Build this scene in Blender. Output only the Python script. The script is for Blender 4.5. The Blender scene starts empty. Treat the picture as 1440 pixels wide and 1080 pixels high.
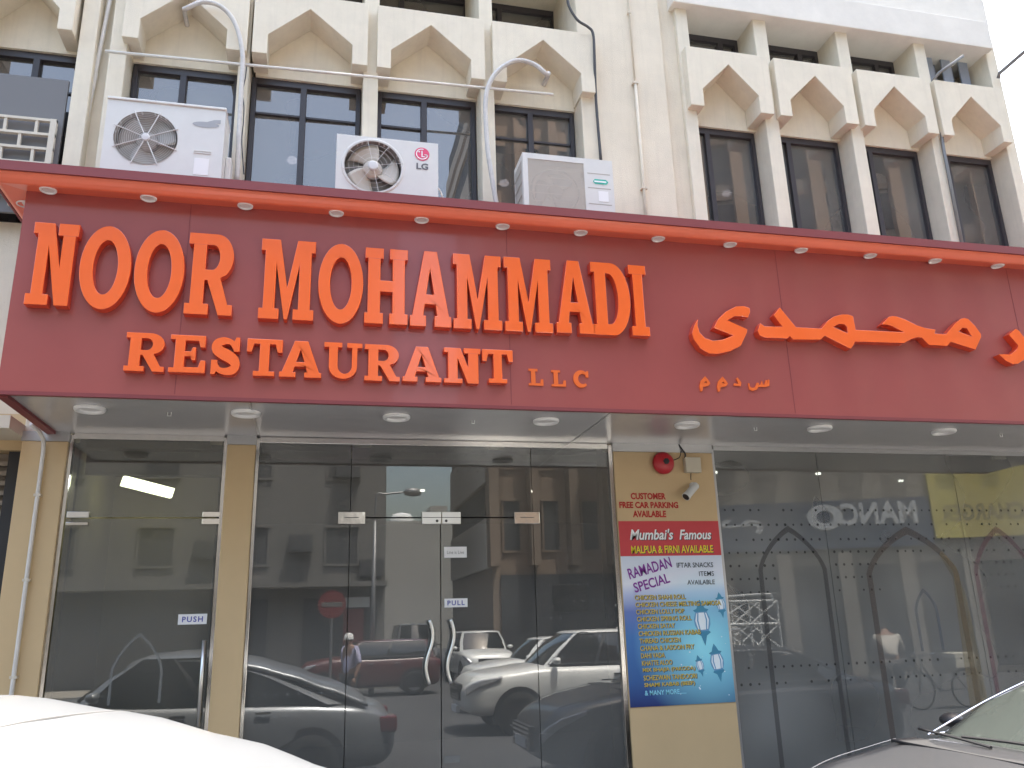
import bpy, bmesh, math, random
from math import sin, cos, pi, radians, sqrt, atan2
from mathutils import Vector, Matrix
from mathutils.geometry import tessellate_polygon
random.seed(7)
SC = bpy.context.scene
COL = SC.collection
# ------------------------------------------------------------------ camera
F_PX, YAW, PITCH, ROLL = 1162.6, 0.23415, 0.28404, -0.030474
CAMLOC = Vector((0.0, -7.2, 1.47))
def cam_basis():
    f = Vector((sin(YAW)*cos(PITCH), cos(YAW)*cos(PITCH), sin(PITCH)))
    r = Vector((cos(YAW), -sin(YAW), 0)); u = r.cross(f)
    return r*cos(ROLL)+u*sin(ROLL), u*cos(ROLL)-r*sin(ROLL), f
CR, CU, CF = cam_basis()
cam = bpy.data.cameras.new('camera'); camo = bpy.data.objects.new('camera', cam); COL.objects.link(camo)
m3 = Matrix((CR, CU, -CF)).transposed()
camo.matrix_world = Matrix.Translation(CAMLOC) @ m3.to_4x4()
cam.sensor_width = 36; cam.lens = F_PX/1440*36; cam.clip_start = .05; cam.clip_end = 2000
SC.camera = camo
def P(x, y, Y):                                     # pixel of the photo -> point on the plane at depth Y
    d = CR*((x-720)/F_PX) - CU*((y-540)/F_PX) + CF
    return CAMLOC + d*((Y-CAMLOC.y)/d.y)
# ------------------------------------------------------------------ light
SUN_EL, SUN_AZ = radians(74), radians(38)           # azimuth clockwise from +Y (behind the building)
w = bpy.data.worlds.new('World'); SC.world = w; w.use_nodes = True
nt = w.node_tree; bg = nt.nodes['Background']
sky = nt.nodes.new('ShaderNodeTexSky'); sky.sky_type = 'NISHITA'; sky.sun_disc = False
sky.sun_elevation = SUN_EL; sky.sun_rotation = SUN_AZ; sky.air_density = 1.6; sky.dust_density = 6.0; sky.ozone_density = 1.0
nt.links.new(sky.outputs[0], bg.inputs[0]); bg.inputs[1].default_value = 0.15
sl = bpy.data.lights.new('sun', 'SUN'); sl.energy = 4.2; sl.angle = radians(.53); sl.color = (1, .95, .86)
so = bpy.data.objects.new('sun', sl); COL.objects.link(so)
sd = Vector((sin(SUN_AZ)*cos(SUN_EL), cos(SUN_AZ)*cos(SUN_EL), sin(SUN_EL)))
so.rotation_euler = sd.to_track_quat('Z', 'Y').to_euler()
SC.view_settings.view_transform = 'Standard'; SC.view_settings.look = 'None'
SC.view_settings.gamma = 1; SC.view_settings.exposure = 2.3
SC.cycles.max_bounces = 10; SC.cycles.transparent_max_bounces = 16; SC.cycles.glossy_bounces = 6
SC.cycles.caustics_reflective = False; SC.cycles.caustics_refractive = False
# ------------------------------------------------------------------ materials
MATS = {}
def mat(name, col, rough=.6, metal=0., var=0., vscale=6., bump=0., bscale=60., streak=0., spec=.5, coat=0., emit=None, mottle=None):
    m = bpy.data.materials.new(name); m.use_nodes = True; t = m.node_tree; b = t.nodes['Principled BSDF']
    b.inputs['Base Color'].default_value = (*col, 1); b.inputs['Roughness'].default_value = rough
    b.inputs['Metallic'].default_value = metal; b.inputs['Specular IOR Level'].default_value = spec
    if coat: b.inputs['Coat Weight'].default_value = coat; b.inputs['Coat Roughness'].default_value = .04
    if emit: b.inputs['Emission Color'].default_value = (*col, 1); b.inputs['Emission Strength'].default_value = emit
    tc = None
    if var or bump or streak:
        tc = t.nodes.new('ShaderNodeTexCoord')
    if var or streak:
        n = t.nodes.new('ShaderNodeTexNoise'); n.inputs['Scale'].default_value = vscale; n.inputs['Detail'].default_value = 8
        n.inputs['Roughness'].default_value = .65
        t.links.new(tc.outputs['Object'], n.inputs['Vector'])
        r = t.nodes.new('ShaderNodeMapRange'); r.inputs[1].default_value = .3; r.inputs[2].default_value = .7
        r.inputs[3].default_value = 1-var; r.inputs[4].default_value = 1+var*.6
        t.links.new(n.outputs[0], r.inputs[0])
        mx = t.nodes.new('ShaderNodeVectorMath'); mx.operation = 'SCALE'; mx.inputs[0].default_value = col
        t.links.new(r.outputs[0], mx.inputs['Scale']); last = mx.outputs[0]
        if streak:                                   # rain-run dirt: noise stretched along z
            mp = t.nodes.new('ShaderNodeMapping'); mp.inputs['Scale'].default_value = (9, 9, .55)
            t.links.new(tc.outputs['Object'], mp.inputs[0])
            n2 = t.nodes.new('ShaderNodeTexNoise'); n2.inputs['Scale'].default_value = 2.2; n2.inputs['Detail'].default_value = 6
            t.links.new(mp.outputs[0], n2.inputs['Vector'])
            r2 = t.nodes.new('ShaderNodeMapRange'); r2.inputs[1].default_value = .5; r2.inputs[2].default_value = .8
            r2.inputs[3].default_value = 1; r2.inputs[4].default_value = 1-streak
            t.links.new(n2.outputs[0], r2.inputs[0])
            m2 = t.nodes.new('ShaderNodeVectorMath'); m2.operation = 'SCALE'
            t.links.new(last, m2.inputs[0]); t.links.new(r2.outputs[0], m2.inputs['Scale']); last = m2.outputs[0]
        t.links.new(last, b.inputs['Base Color'])
    if bump:
        n3 = t.nodes.new('ShaderNodeTexNoise'); n3.inputs['Scale'].default_value = bscale; n3.inputs['Detail'].default_value = 5
        t.links.new(tc.outputs['Object'], n3.inputs['Vector'])
        bp = t.nodes.new('ShaderNodeBump'); bp.inputs['Strength'].default_value = bump; bp.inputs['Distance'].default_value = .01
        t.links.new(n3.outputs[0], bp.inputs['Height']); t.links.new(bp.outputs[0], b.inputs['Normal'])
    MATS[name] = m; return m
def glassmat(name, tint, refl, gcol=(.95, .97, 1), rough=0., wob=0., ior=1.5, veil=0.):
    m = bpy.data.materials.new(name); m.use_nodes = True; t = m.node_tree; t.nodes.clear()
    o = t.nodes.new('ShaderNodeOutputMaterial'); tr = t.nodes.new('ShaderNodeBsdfTransparent'); tr.inputs[0].default_value = (*tint, 1)
    g = t.nodes.new('ShaderNodeBsdfGlossy'); g.inputs[0].default_value = (*gcol, 1); g.inputs['Roughness'].default_value = rough
    fr = t.nodes.new('ShaderNodeFresnel'); fr.inputs[0].default_value = ior
    mm = t.nodes.new('ShaderNodeMath'); mm.operation = 'ADD'; mm.inputs[1].default_value = refl; mm.use_clamp = True
    mx = t.nodes.new('ShaderNodeMixShader')
    t.links.new(fr.outputs[0], mm.inputs[0]); t.links.new(mm.outputs[0], mx.inputs[0])
    t.links.new(tr.outputs[0], mx.inputs[1]); t.links.new(g.outputs[0], mx.inputs[2])
    last = mx.outputs[0]
    if veil:                                        # pale diffuse film mixed in, imitating a milky haze over the glass
        df = t.nodes.new('ShaderNodeBsdfDiffuse'); df.inputs[0].default_value = (.52, .52, .49, 1)
        m2 = t.nodes.new('ShaderNodeMixShader'); 
        n = t.nodes.new('ShaderNodeTexNoise'); n.inputs['Scale'].default_value = .8; n.inputs['Detail'].default_value = 1.5
        tc = t.nodes.new('ShaderNodeTexCoord'); t.links.new(tc.outputs['Object'], n.inputs['Vector'])
        r = t.nodes.new('ShaderNodeMapRange'); r.inputs[1].default_value = .3; r.inputs[2].default_value = .75
        r.inputs[3].default_value = veil*.5; r.inputs[4].default_value = veil*1.3
        t.links.new(n.outputs[0], r.inputs[0]); t.links.new(r.outputs[0], m2.inputs[0])
        t.links.new(last, m2.inputs[1]); t.links.new(df.outputs[0], m2.inputs[2]); last = m2.outputs[0]
    if wob:
        n = t.nodes.new('ShaderNodeTexNoise'); n.inputs['Scale'].default_value = 1.1
        tc = t.nodes.new('ShaderNodeTexCoord'); t.links.new(tc.outputs['Object'], n.inputs['Vector'])
        bp = t.nodes.new('ShaderNodeBump'); bp.inputs['Strength'].default_value = wob; bp.inputs['Distance'].default_value = .02
        t.links.new(n.outputs[0], bp.inputs['Height']); t.links.new(bp.outputs[0], g.inputs['Normal'])
    t.links.new(last, o.inputs[0]); MATS[name] = m; return m
mat('plaster', (.75, .67, .54), .9, var=.08, vscale=2.5, bump=.35, bscale=90, streak=.07)
mat('precast', (.77, .70, .57), .9, var=.07, vscale=5, bump=.5, bscale=140, streak=.07)
mat('recess', (.78, .705, .565), .9, var=.08, vscale=3, bump=.25, bscale=110, streak=.08)
mat('topwall', (.78, .74, .67), .9, var=.08, vscale=3, bump=.2, bscale=110)
mat('darkframe', (.045, .04, .045), .45)
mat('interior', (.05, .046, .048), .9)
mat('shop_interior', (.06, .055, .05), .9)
mat('olive_wall', (.26, .22, .12), .8, var=.15, vscale=2)
mat('sign_red', (.345, .078, .070), .3, var=.06, vscale=1.2, coat=.3)
mat('cornice_orange', (.86, .175, .09), .3, var=.05, vscale=1.5, coat=.2)
mat('lip_red', (.22, .042, .045), .5)
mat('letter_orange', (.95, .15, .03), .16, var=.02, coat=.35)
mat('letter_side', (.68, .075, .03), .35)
mat('small_orange', (.80, .14, .02), .4)
mat('soffit_grey', (.53, .515, .515), .22, metal=.2, var=.05, vscale=1.)
mat('white_plastic', (.88, .87, .85), .4)
mat('lamp_glass', (.75, .73, .70), .3)
mat('tan_panel', (.60, .44, .245), .42, var=.05, vscale=1.3)
mat('silver_cap', (.48, .48, .48), .3, metal=.6)
mat('steel', (.62, .60, .57), .16, metal=1., var=.08, vscale=20)
mat('brushed', (.70, .69, .67), .3, metal=1.)
mat('mirror_plate', (.80, .78, .74), .10, metal=1., bump=.12, bscale=14)
mat('ac_white', (.66, .655, .63), .45, var=.05, vscale=4)
mat('ac_grey', (.40, .37, .33), .6, var=.08, vscale=5)
mat('ac_dark', (.05, .05, .05), .7)
mat('grille_beige', (.60, .55, .48), .6); mat('shroud_grey', (.24, .23, .22), .7); mat('fan_beige', (.60, .55, .48), .55); mat('mesh_grey', (.17, .17, .175), .7)
mat('fan_grey', (.40, .38, .35), .55)
mat('wire', (.62, .62, .62), .4)
mat('pipe_white', (.70, .67, .62), .5, var=.08, vscale=12)
mat('pipe_wrap', (.58, .56, .54), .75, var=.12, vscale=25, bump=.5, bscale=30)
mat('pipe_dark', (.06, .06, .065), .6)
mat('pipe_beige', (.64, .57, .46), .7)
mat('logo_pink', (.72, .07, .17), .5); mat('logo_grey', (.12, .12, .13), .5); mat('logo_teal', (.03, .42, .33), .5)
mat('worn_grey', (.36, .37, .39), .6)
mat('paper', (.80, .80, .80), .7); mat('blue_ink', (.04, .055, .33), .6); mat('grey_ink', (.2, .2, .2), .6)
mat('bell_red', (.48, .02, .03), .33); mat('box_cream', (.60, .55, .44), .5)
mat('cam_white', (.66, .67, .66), .35); mat('black', (.012, .012, .013), .35)
mat('poster_red', (.56, .045, .055), .5); mat('ink_red', (.50, .03, .025), .6); mat('ink_white', (.85, .85, .85), .6)
mat('ink_yellow', (.85, .62, .03), .6); mat('ink_gold', (.66, .50, .07), .6); mat('ink_purple', (.23, .03, .30), .6)
mat('ink_dark', (.03, .05, .06), .6); mat('ink_cyan', (.30, .72, .85), .6); mat('ink_navy', (.03, .05, .14), .6)
mat('lan_white', (.85, .92, .95), .6); mat('lan_blue', (.16, .36, .58), .6); mat('lan_mid', (.06, .27, .42), .6)
mat('asphalt', (.052, .052, .054), .9, var=.25, vscale=1.2, bump=.4, bscale=80)
mat('paving', (.26, .24, .21), .85, var=.15, vscale=3, bump=.2, bscale=40)
mat('kerbstone', (.38, .36, .32), .85, var=.12, vscale=4)
mat('paint_silver', (.21, .22, .235), .33, metal=.25, coat=.5, var=.015, vscale=300)
mat('paint_dark', (.048, .049, .054), .36, metal=.35, coat=.6)
mat('paint_white', (.72, .72, .69), .3, coat=.7)
mat('paint_red', (.085, .025, .024), .3, coat=.7)
mat('tyre', (.018, .018, .018), .85); mat('rim', (.45, .45, .46), .3, metal=.9)
mat('carglass', (.012, .014, .014), .05, spec=.9, coat=1.)
mat('headlamp', (.75, .76, .78), .1, metal=.5, coat=1.); mat('taillamp', (.13, .015, .018), .15, coat=1.)
mat('chrome', (.75, .75, .76), .08, metal=1.); mat('trim_black', (.02, .02, .022), .5)
mat('opp_grey', (.16, .152, .14), .9, var=.15, vscale=.5, streak=.2)
mat('opp_brown', (.25, .185, .135), .9, var=.15, vscale=.5, streak=.25)
mat('opp_beige', (.34, .30, .25), .9, var=.1, vscale=.4, streak=.15)
mat('pale_band', (.62, .58, .52), .9, var=.1, vscale=.6)
mat('opp_dark', (.05, .05, .052), .6)
mat('end_wall', (.36, .34, .30), .9, var=.08, vscale=.3)
mat('navy_board', (.05, .085, .15), .5); mat('yellow_board', (.66, .54, .12), .55); mat('board_white', (.62, .64, .66), .5)
mat('pole_grey', (.22, .22, .22), .5, metal=.6)
mat('sign_stop', (.17, .03, .03), .5)
mat('skin', (.24, .13, .085), .6); mat('hair', (.02, .018, .016), .7)
mat('shirt_beige', (.50, .46, .40), .85); mat('shirt_lilac', (.45, .43, .60), .85); mat('trousers', (.07, .065, .065), .85); mat('cap_white', (.7, .7, .68), .8)
mat('lamp_on', (1., .93, .8), .5, emit=3.0); mat('tube_light', (.93, 1., .88), .5, emit=2.5)
mat('lattice', (.62, .57, .48), .7, var=.05)
mat('corrugated', (.30, .34, .42), .5, metal=.2)
mat('shutter', (.30, .25, .20), .6)
def film(name, col, alpha):
    m = mat(name, col, .7); m.node_tree.nodes['Principled BSDF'].inputs['Alpha'].default_value = alpha
film('dot_white', (.50, .50, .48), .32); film('dot_dark', (.012, .012, .012), .6)  # same frosted dots, coloured dark on the shop window for their missing reflection
film('decal_frost', (.30, .30, .28), .45); film('decal_dark', (.06, .055, .055), .4); film('decal_brown', (.12, .085, .07), .4)
film('decal_yellow', (.30, .22, .09), .25); film('decal_magenta', (.18, .06, .09), .35); film('decal_blue', (.12, .15, .20), .3)
mat('screen_glass', (.045, .052, .048), .08, spec=.6, coat=.6)
glassmat('door_glass', (.42, .44, .43), .06, veil=.18, wob=.015)
glassmat('side_glass', (.55, .55, .47), .045, veil=.16, wob=.012)
glassmat('shop_glass', (.42, .45, .45), .03, veil=.31, wob=.012)
glassmat('upper_glass', (.16, .16, .18), .15, gcol=(.92, .84, .80), veil=.21, wob=.03)
# ------------------------------------------------------------------ mesh helpers
class MB:
    def __init__(s): s.v = []; s.f = []
    def add(s, vs, fs):
        o = len(s.v); s.v += [tuple(v) for v in vs]; s.f += [tuple(i+o for i in f) for f in fs]; return s
    def box(s, x0, x1, y0, y1, z0, z1):
        return s.add([(x0,y0,z0),(x1,y0,z0),(x1,y1,z0),(x0,y1,z0),(x0,y0,z1),(x1,y0,z1),(x1,y1,z1),(x0,y1,z1)],
                     [(0,3,2,1),(4,5,6,7),(0,1,5,4),(1,2,6,5),(2,3,7,6),(3,0,4,7)])
    def prism(s, outer, y0, y1, holes=()):           # outline in (x, z), front face at y0, back at y1
        loops = [list(outer)]+[list(h) for h in holes]
        def area(l): return sum(l[i][0]*l[(i+1) % len(l)][1]-l[(i+1) % len(l)][0]*l[i][1] for i in range(len(l)))
        if area(loops[0]) < 0: loops[0].reverse()
        for h in loops[1:]:
            if area(h) > 0: h.reverse()
        flat = [p for l in loops for p in l]; n = len(flat)
        tris = tessellate_polygon([[Vector((p[0], p[1], 0)) for p in l] for l in loops])
        fs = []
        for t in tris:
            a, b, c = [flat[i] for i in t]
            if (b[0]-a[0])*(c[1]-a[1])-(c[0]-a[0])*(b[1]-a[1]) < 0: t = (t[0], t[2], t[1])
            fs.append(tuple(t)); fs.append((t[0]+n, t[2]+n, t[1]+n))
        k = 0
        for l in loops:
            for i in range(len(l)):
                a = k+i; b = k+(i+1) % len(l); fs.append((a, a+n, b+n, b))
            k += len(l)
        return s.add([(p[0], y0, p[1]) for p in flat]+[(p[0], y1, p[1]) for p in flat], fs)
    def flat(s, outer, y, holes=()):                 # one sheet facing -Y
        loops = [list(outer)]+[list(h) for h in holes]; flat = [p for l in loops for p in l]
        fs = []
        for t in tessellate_polygon([[Vector((p[0], p[1], 0)) for p in l] for l in loops]):
            a, b, c = [flat[i] for i in t]
            if (b[0]-a[0])*(c[1]-a[1])-(c[0]-a[0])*(b[1]-a[1]) < 0: t = (t[0], t[2], t[1])
            fs.append(tuple(t))
        return s.add([(p[0], y, p[1]) for p in flat], fs)
    def tube(s, pts, r, n=10, closed=False):
        pts = [Vector(p) for p in pts]; N = len(pts); rs = r if isinstance(r, (list, tuple)) else [r]*N
        up = None; vs = []
        for i, p in enumerate(pts):
            d = (pts[min(i+1, N-1)]-pts[max(i-1, 0)]) if not closed else (pts[(i+1) % N]-pts[i-1])
            d.normalize()
            if up is None: up = d.orthogonal().normalized()
            else:
                up = up-d*up.dot(d)
                up = up.normalized() if up.length > 1e-6 else d.orthogonal().normalized()
            b = d.cross(up)
            for k in range(n):
                a = 2*pi*k/n; vs.append(p+(up*cos(a)+b*sin(a))*rs[i])
        fs = []
        for i in range(N if closed else N-1):
            j = (i+1) % N
            for k in range(n): fs.append((i*n+k, i*n+(k+1) % n, j*n+(k+1) % n, j*n+k))
        if not closed: fs += [tuple(range(n))[::-1], tuple((N-1)*n+k for k in range(n))]
        return s.add(vs, fs)
    def lathe(s, prof, c, axis='y', n=28):           # prof: (radius, along) pairs
        c = Vector(c); vs = []
        for r, h in prof:
            for k in range(n):
                a = 2*pi*k/n; u, v = r*cos(a), r*sin(a)
                vs.append(c+(Vector((u, h, v)) if axis == 'y' else Vector((u, v, h)) if axis == 'z' else Vector((h, u, v))))
        fs = []
        for i in range(len(prof)-1):
            for k in range(n): fs.append((i*n+k, (i+1)*n+k, (i+1)*n+(k+1) % n, i*n+(k+1) % n))
        return s.add(vs, fs)
    def disc(s, cx, cz, y, r, n=24):
        return s.flat([(cx+r*cos(2*pi*k/n), cz+r*sin(2*pi*k/n)) for k in range(n)], y)
    def obj(s, name, m, parent=None, bevel=0, smooth=False, seg=2, sub=0, loc=None, fix=True):
        me = bpy.data.meshes.new(name); me.from_pydata(s.v, [], s.f)
        if fix:
            b = bmesh.new(); b.from_mesh(me); bmesh.ops.remove_doubles(b, verts=b.verts, dist=1e-6)
            bmesh.ops.recalc_face_normals(b, faces=b.faces); b.to_mesh(me); b.free()
        me.materials.append(MATS[m]); o = bpy.data.objects.new(name, me); COL.objects.link(o)
        if smooth:
            for p in me.polygons: p.use_smooth = True
        if sub:
            md = o.modifiers.new('sub', 'SUBSURF'); md.levels = sub; md.render_levels = sub
        if bevel:
            md = o.modifiers.new('bev', 'BEVEL'); md.width = bevel; md.segments = seg; md.limit_method = 'ANGLE'; md.angle_limit = radians(40)
        if parent is not None:
            o.parent = parent; o.matrix_parent_inverse = Matrix.Translation(-Vector(parent.location)) if parent.type == 'EMPTY' and not parent.get('local') else Matrix()
        if loc is not None: o.location = loc
        return o
def box(*a): return MB().box(*a)
def tag(o, label=None, cat=None, group=None, kind=None):
    if label: o['label'] = label
    if cat: o['category'] = cat
    if group: o['group'] = group
    if kind: o['kind'] = kind
    return o
def thing(name, label, cat, loc=(0, 0, 0), group=None, local=False):
    o = bpy.data.objects.new(name, None); COL.objects.link(o); o.location = loc; o.empty_display_size = .2
    if local: o['local'] = 1
    return tag(o, label, cat, group)
def smooth_path(pts, n=6):                           # Catmull-Rom
    pts = [Vector(p) for p in pts]; out = []
    for i in range(len(pts)-1):
        p0 = pts[max(i-1, 0)]; p1 = pts[i]; p2 = pts[i+1]; p3 = pts[min(i+2, len(pts)-1)]
        for k in range(n):
            t = k/n
            out.append(.5*((2*p1)+(p2-p0)*t+(2*p0-5*p1+4*p2-p3)*t*t+(3*p1-p0-3*p2+p3)*t**3))
    return out+[pts[-1]]
def text_mb(s, x0, x1, z0, z1, y, shear=0, bold=0, depth=0, mirror=False, rot=0, space=1.):
    cu = bpy.data.curves.new('t', 'FONT'); cu.body = s; cu.size = 1; cu.shear = shear; cu.offset = bold; cu.space_character = space
    cu.resolution_u = 3; cu.extrude = depth
    o = bpy.data.objects.new('t', cu); COL.objects.link(o)
    dg = bpy.context.evaluated_depsgraph_get(); me = bpy.data.meshes.new_from_object(o.evaluated_get(dg))
    vs = [v.co.copy() for v in me.vertices]; fs = [tuple(p.vertices) for p in me.polygons]
    bpy.data.objects.remove(o); bpy.data.curves.remove(cu); bpy.data.meshes.remove(me)
    a = min(v.x for v in vs); b = max(v.x for v in vs); c = min(v.y for v in vs); d = max(v.y for v in vs)
    out = []
    cx, cz = (x0+x1)/2, (z0+z1)/2
    for v in vs:
        u = (v.x-a)/(b-a); t = (v.y-c)/(d-c)
        if mirror: u = 1-u
        X, Z = x0+u*(x1-x0), z0+t*(z1-z0)
        if rot: X, Z = cx+(X-cx)*cos(rot)-(Z-cz)*sin(rot), cz+(X-cx)*sin(rot)+(Z-cz)*cos(rot)
        out.append((X, y-v.z, Z))
    return MB().add(out, fs)
def arc(cx, cy, rx, ry, a0, a1, n=14):
    return [(cx+rx*cos(radians(a0+(a1-a0)*k/n)), cy+ry*sin(radians(a0+(a1-a0)*k/n))) for k in range(n+1)]
# ================================================================== SETTING
ROAD, PAVE = -0.28, -0.14
tag(box(-70, 90, -95, 60, ROAD-.5, ROAD-.01).obj('ground', 'asphalt'), kind='structure')
tag(box(-60, 60, -17.5, -1.75, ROAD-.2, ROAD).obj('road', 'asphalt'), kind='structure')
tag(box(-60, 8.3, -1.6, .05, ROAD-.2, PAVE).obj('pavement', 'paving'), kind='structure')
tag(box(-60, 8.3, -1.75, -1.6, ROAD-.2, PAVE+.01).obj('kerb', 'kerbstone', bevel=.02), kind='structure')
tag(box(6.3, 60, -23.9, -19.2, ROAD-.2, PAVE).obj('pavement', 'paving'), kind='structure')
tag(box(-60, 2.6, -23.9, -20.2, ROAD-.2, PAVE).obj('pavement', 'paving'), kind='structure')
# ================================================================== THE BUILDING
B = thing('restaurant_building', 'cream concrete building with pointed arch panels over dark upper windows above the red sign', 'building', (2.8, .3, PAVE))
TOPZ = 11.6
XL, XR = -9.0, 8.1
# columns (front plane y=0)
colsL = [(-3.30, -3.155), (-2.331, -2.184), (-2.06, -1.909), (-.909, -.807), (.283, .432), (1.479, 1.623)]
for a, b in colsL[:1]+colsL[2:]:
    box(a, b, 0, .5, 3.0, TOPZ).obj('column', 'precast', B, bevel=.008)
box(-2.331, -2.184, 0, .5, 3.0, TOPZ).obj('column', 'precast', B, bevel=.008)
box(-2.184, -2.06, .14, .5, 3.0, TOPZ).obj('wall', 'recess', B)
box(2.567, 3.56, 0, .5, 3.0, TOPZ).obj('wall', 'plaster', B, bevel=.008)
box(3.56, 3.76, .06, .5, 3.0, TOPZ).obj('wall', 'plaster', B)
fins = [(3.76, 3.905), (4.734, 4.90), (5.82, 5.98), (6.90, 7.06), (7.955, 8.1)]
for a, b in fins:
    box(a, b, 0, .5, 3.0, 8.4).obj('column', 'precast', B, bevel=.008)
box(XL, -3.30, .0, .5, 3.0, TOPZ).obj('wall', 'plaster', B)
# body behind: side wall, roof, slabs, dark floors
box(7.86, 8.09, .5, 12, PAVE, TOPZ).obj('wall', 'plaster', B)
box(XL, 7.86, 11.8, 12, PAVE, TOPZ).obj('wall', 'plaster', B)
box(XL, XL+.2, .5, 11.8, PAVE, TOPZ).obj('wall', 'plaster', B)
box(XL+.2, 7.86, .5, 11.8, TOPZ-.2, TOPZ-.02).obj('roof', 'plaster', B)
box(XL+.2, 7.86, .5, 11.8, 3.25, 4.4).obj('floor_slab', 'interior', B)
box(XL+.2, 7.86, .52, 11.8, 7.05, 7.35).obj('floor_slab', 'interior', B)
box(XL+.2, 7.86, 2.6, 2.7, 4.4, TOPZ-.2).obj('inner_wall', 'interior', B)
# spandrel below the upper windows
box(XL, 8.1, .18, .5, 3.0, 5.0).obj('wall', 'plaster', B)
# arched precast panels
ZB, ZS, ZA, ZT = 6.845, 7.065, 7.425, 7.585
def panel(x0, x1, a0, a1, ap, zt=ZT):
    o = [(x0, ZB), (a0, ZB), (a0, ZS), (ap, ZA), (a1, ZS), (a1, ZB), (x1, ZB), (x1, zt), (x0, zt)]
    MB().prism(o, -.10, .22).obj('arched_panel', 'precast', B, bevel=.006)
    box(x0+.02, x1-.02, .22, .5, ZB-.03, zt-.02).obj('arch_recess', 'recess', B)
panelsL = [(-3.27, -2.365, -3.13, -2.495, -2.81), (-1.945, -.83, -1.80, -1.02, -1.41), (-.785, .318, -.643, .167, -.252),
           (.411, 1.511, .55, 1.365, .955), (1.598, 2.70, 1.74, 2.55, 2.15)]
panelsR = [(3.79, 4.795, 3.95, 4.625, 4.295), (4.872, 5.868, 5.02, 5.70, 5.38), (5.945, 6.93, 6.09, 6.78, 6.425), (7.0, 7.955, 7.14, 7.83, 7.49)]
for p in panelsL: panel(*p)
for p in panelsR: panel(*p, zt=7.60)
# fascia and blank wall over the right bays
box(3.70, 7.985, -.1, .5, 8.18, 8.58).obj('fascia', 'topwall', B, bevel=.01)
box(3.74, 8.1, 0, .5, 8.58, TOPZ).obj('wall', 'topwall', B)
box(-2.16, 2.567, -.02, .5, 8.62, TOPZ).obj('wall', 'plaster', B)
box(-3.3, -2.331, .02, .5, 8.3, TOPZ).obj('wall', 'plaster', B)
# windows
def window(x0, x1, z0, z1, split=.52, bars=True, y=.30, small=False):
    f = MB(); t = .045
    f.box(x0, x0+t, y-.05, y+.05, z0, z1); f.box(x1-t, x1, y-.05, y+.05, z0, z1)
    f.box(x0+t, x1-t, y-.05, y+.05, z1-t*1.6, z1); f.box(x0+t, x1-t, y-.05, y+.05, z0, z0+t)
    xm = x0+(x1-x0)*split
    f.box(xm-.03, xm+.03, y-.055, y+.055, z0+t, z1-t*1.6)
    if bars:
        f.box(x0+t, xm-.03, y-.03, y+.03, z1-.40, z1-.375)
        if not small: f.box(xm+.03, x1-t, y-.025, y+.035, z1-.40, z1-.375)
    w = f.obj('window', 'darkframe', B, bevel=.004)
    w2 = box(x0+t, x1-t, y-.006, y+.006, z0+t, z1-t*1.6).obj('pane', 'upper_glass', w)
    w2.matrix_parent_inverse = Matrix()
    return w
WT = 6.815; TOPY = .42
winL = [(-3.155, -2.331), (-1.909, -.909), (-.807, .283), (.432, 1.479), (1.623, 2.567)]
winR = [(3.905, 4.734), (4.90, 5.82), (5.98, 6.90), (7.06, 7.955)]
for i, (a, b) in enumerate(winL): window(a+.01, b-.01, 5.0, WT, .47 if i else .5, small=(i % 2 == 1))
for i, (a, b) in enumerate(winR): window(a+.01, b-.01, 5.0, WT, .27, bars=False)
for a, b in winL[1:]: window(a-.03, b+.03, 7.36, 8.62, .3, bars=False, y=.86)
for a, b in colsL[2:]+[(2.567, 2.7)]: box(a, b, .5, 1.0, 7.35, 8.62).obj('column', 'precast', B)
box(-2.1, 2.7, .5, 1.2, 8.62, 8.9).obj('soffit_slab', 'recess', B)
window(-3.14, -2.34, 7.0, 8.3, .5, bars=False)
for a, b in winR[:3]: window(a-.0, b+.0, 7.35, 8.18, .72, bars=False, y=TOPY)
box(3.80, 8.0, .5, 1.2, 8.18, 8.4).obj('soffit_slab', 'topwall', B)
for a, b in fins[:4]: box(a, b, .5, 1.2, 7.35, 8.18).obj('column', 'precast', B)
# corrugated sheet closing the last top opening
cg = MB(); xx = 7.07; n = 0
while xx < 7.94:
    cg.box(xx, min(xx+.13, 7.95), .20 if n % 2 else .31, .22 if n % 2 else .33, 7.4, 8.178); xx += .13; n += 1
cg.obj('metal_sheet', 'corrugated', B)
# rolled blind bundle behind some panes, inside lamps seen through the dark glass
for px, py in ((411, 226), (709, 258), (1022, 272)):
    p = P(px, py, 1.2); MB().lathe([(.001, -.03), (.045, -.02), (.06, .0), (.045, .03), (.001, .035)], p, 'z', 14).obj('ceiling_lamp', 'lamp_on', B, smooth=True)
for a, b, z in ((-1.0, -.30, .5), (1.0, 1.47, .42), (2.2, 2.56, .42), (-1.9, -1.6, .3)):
    box(a, b, .42, .50, WT-z, WT-.02).obj('blind', 'interior', B)
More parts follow.
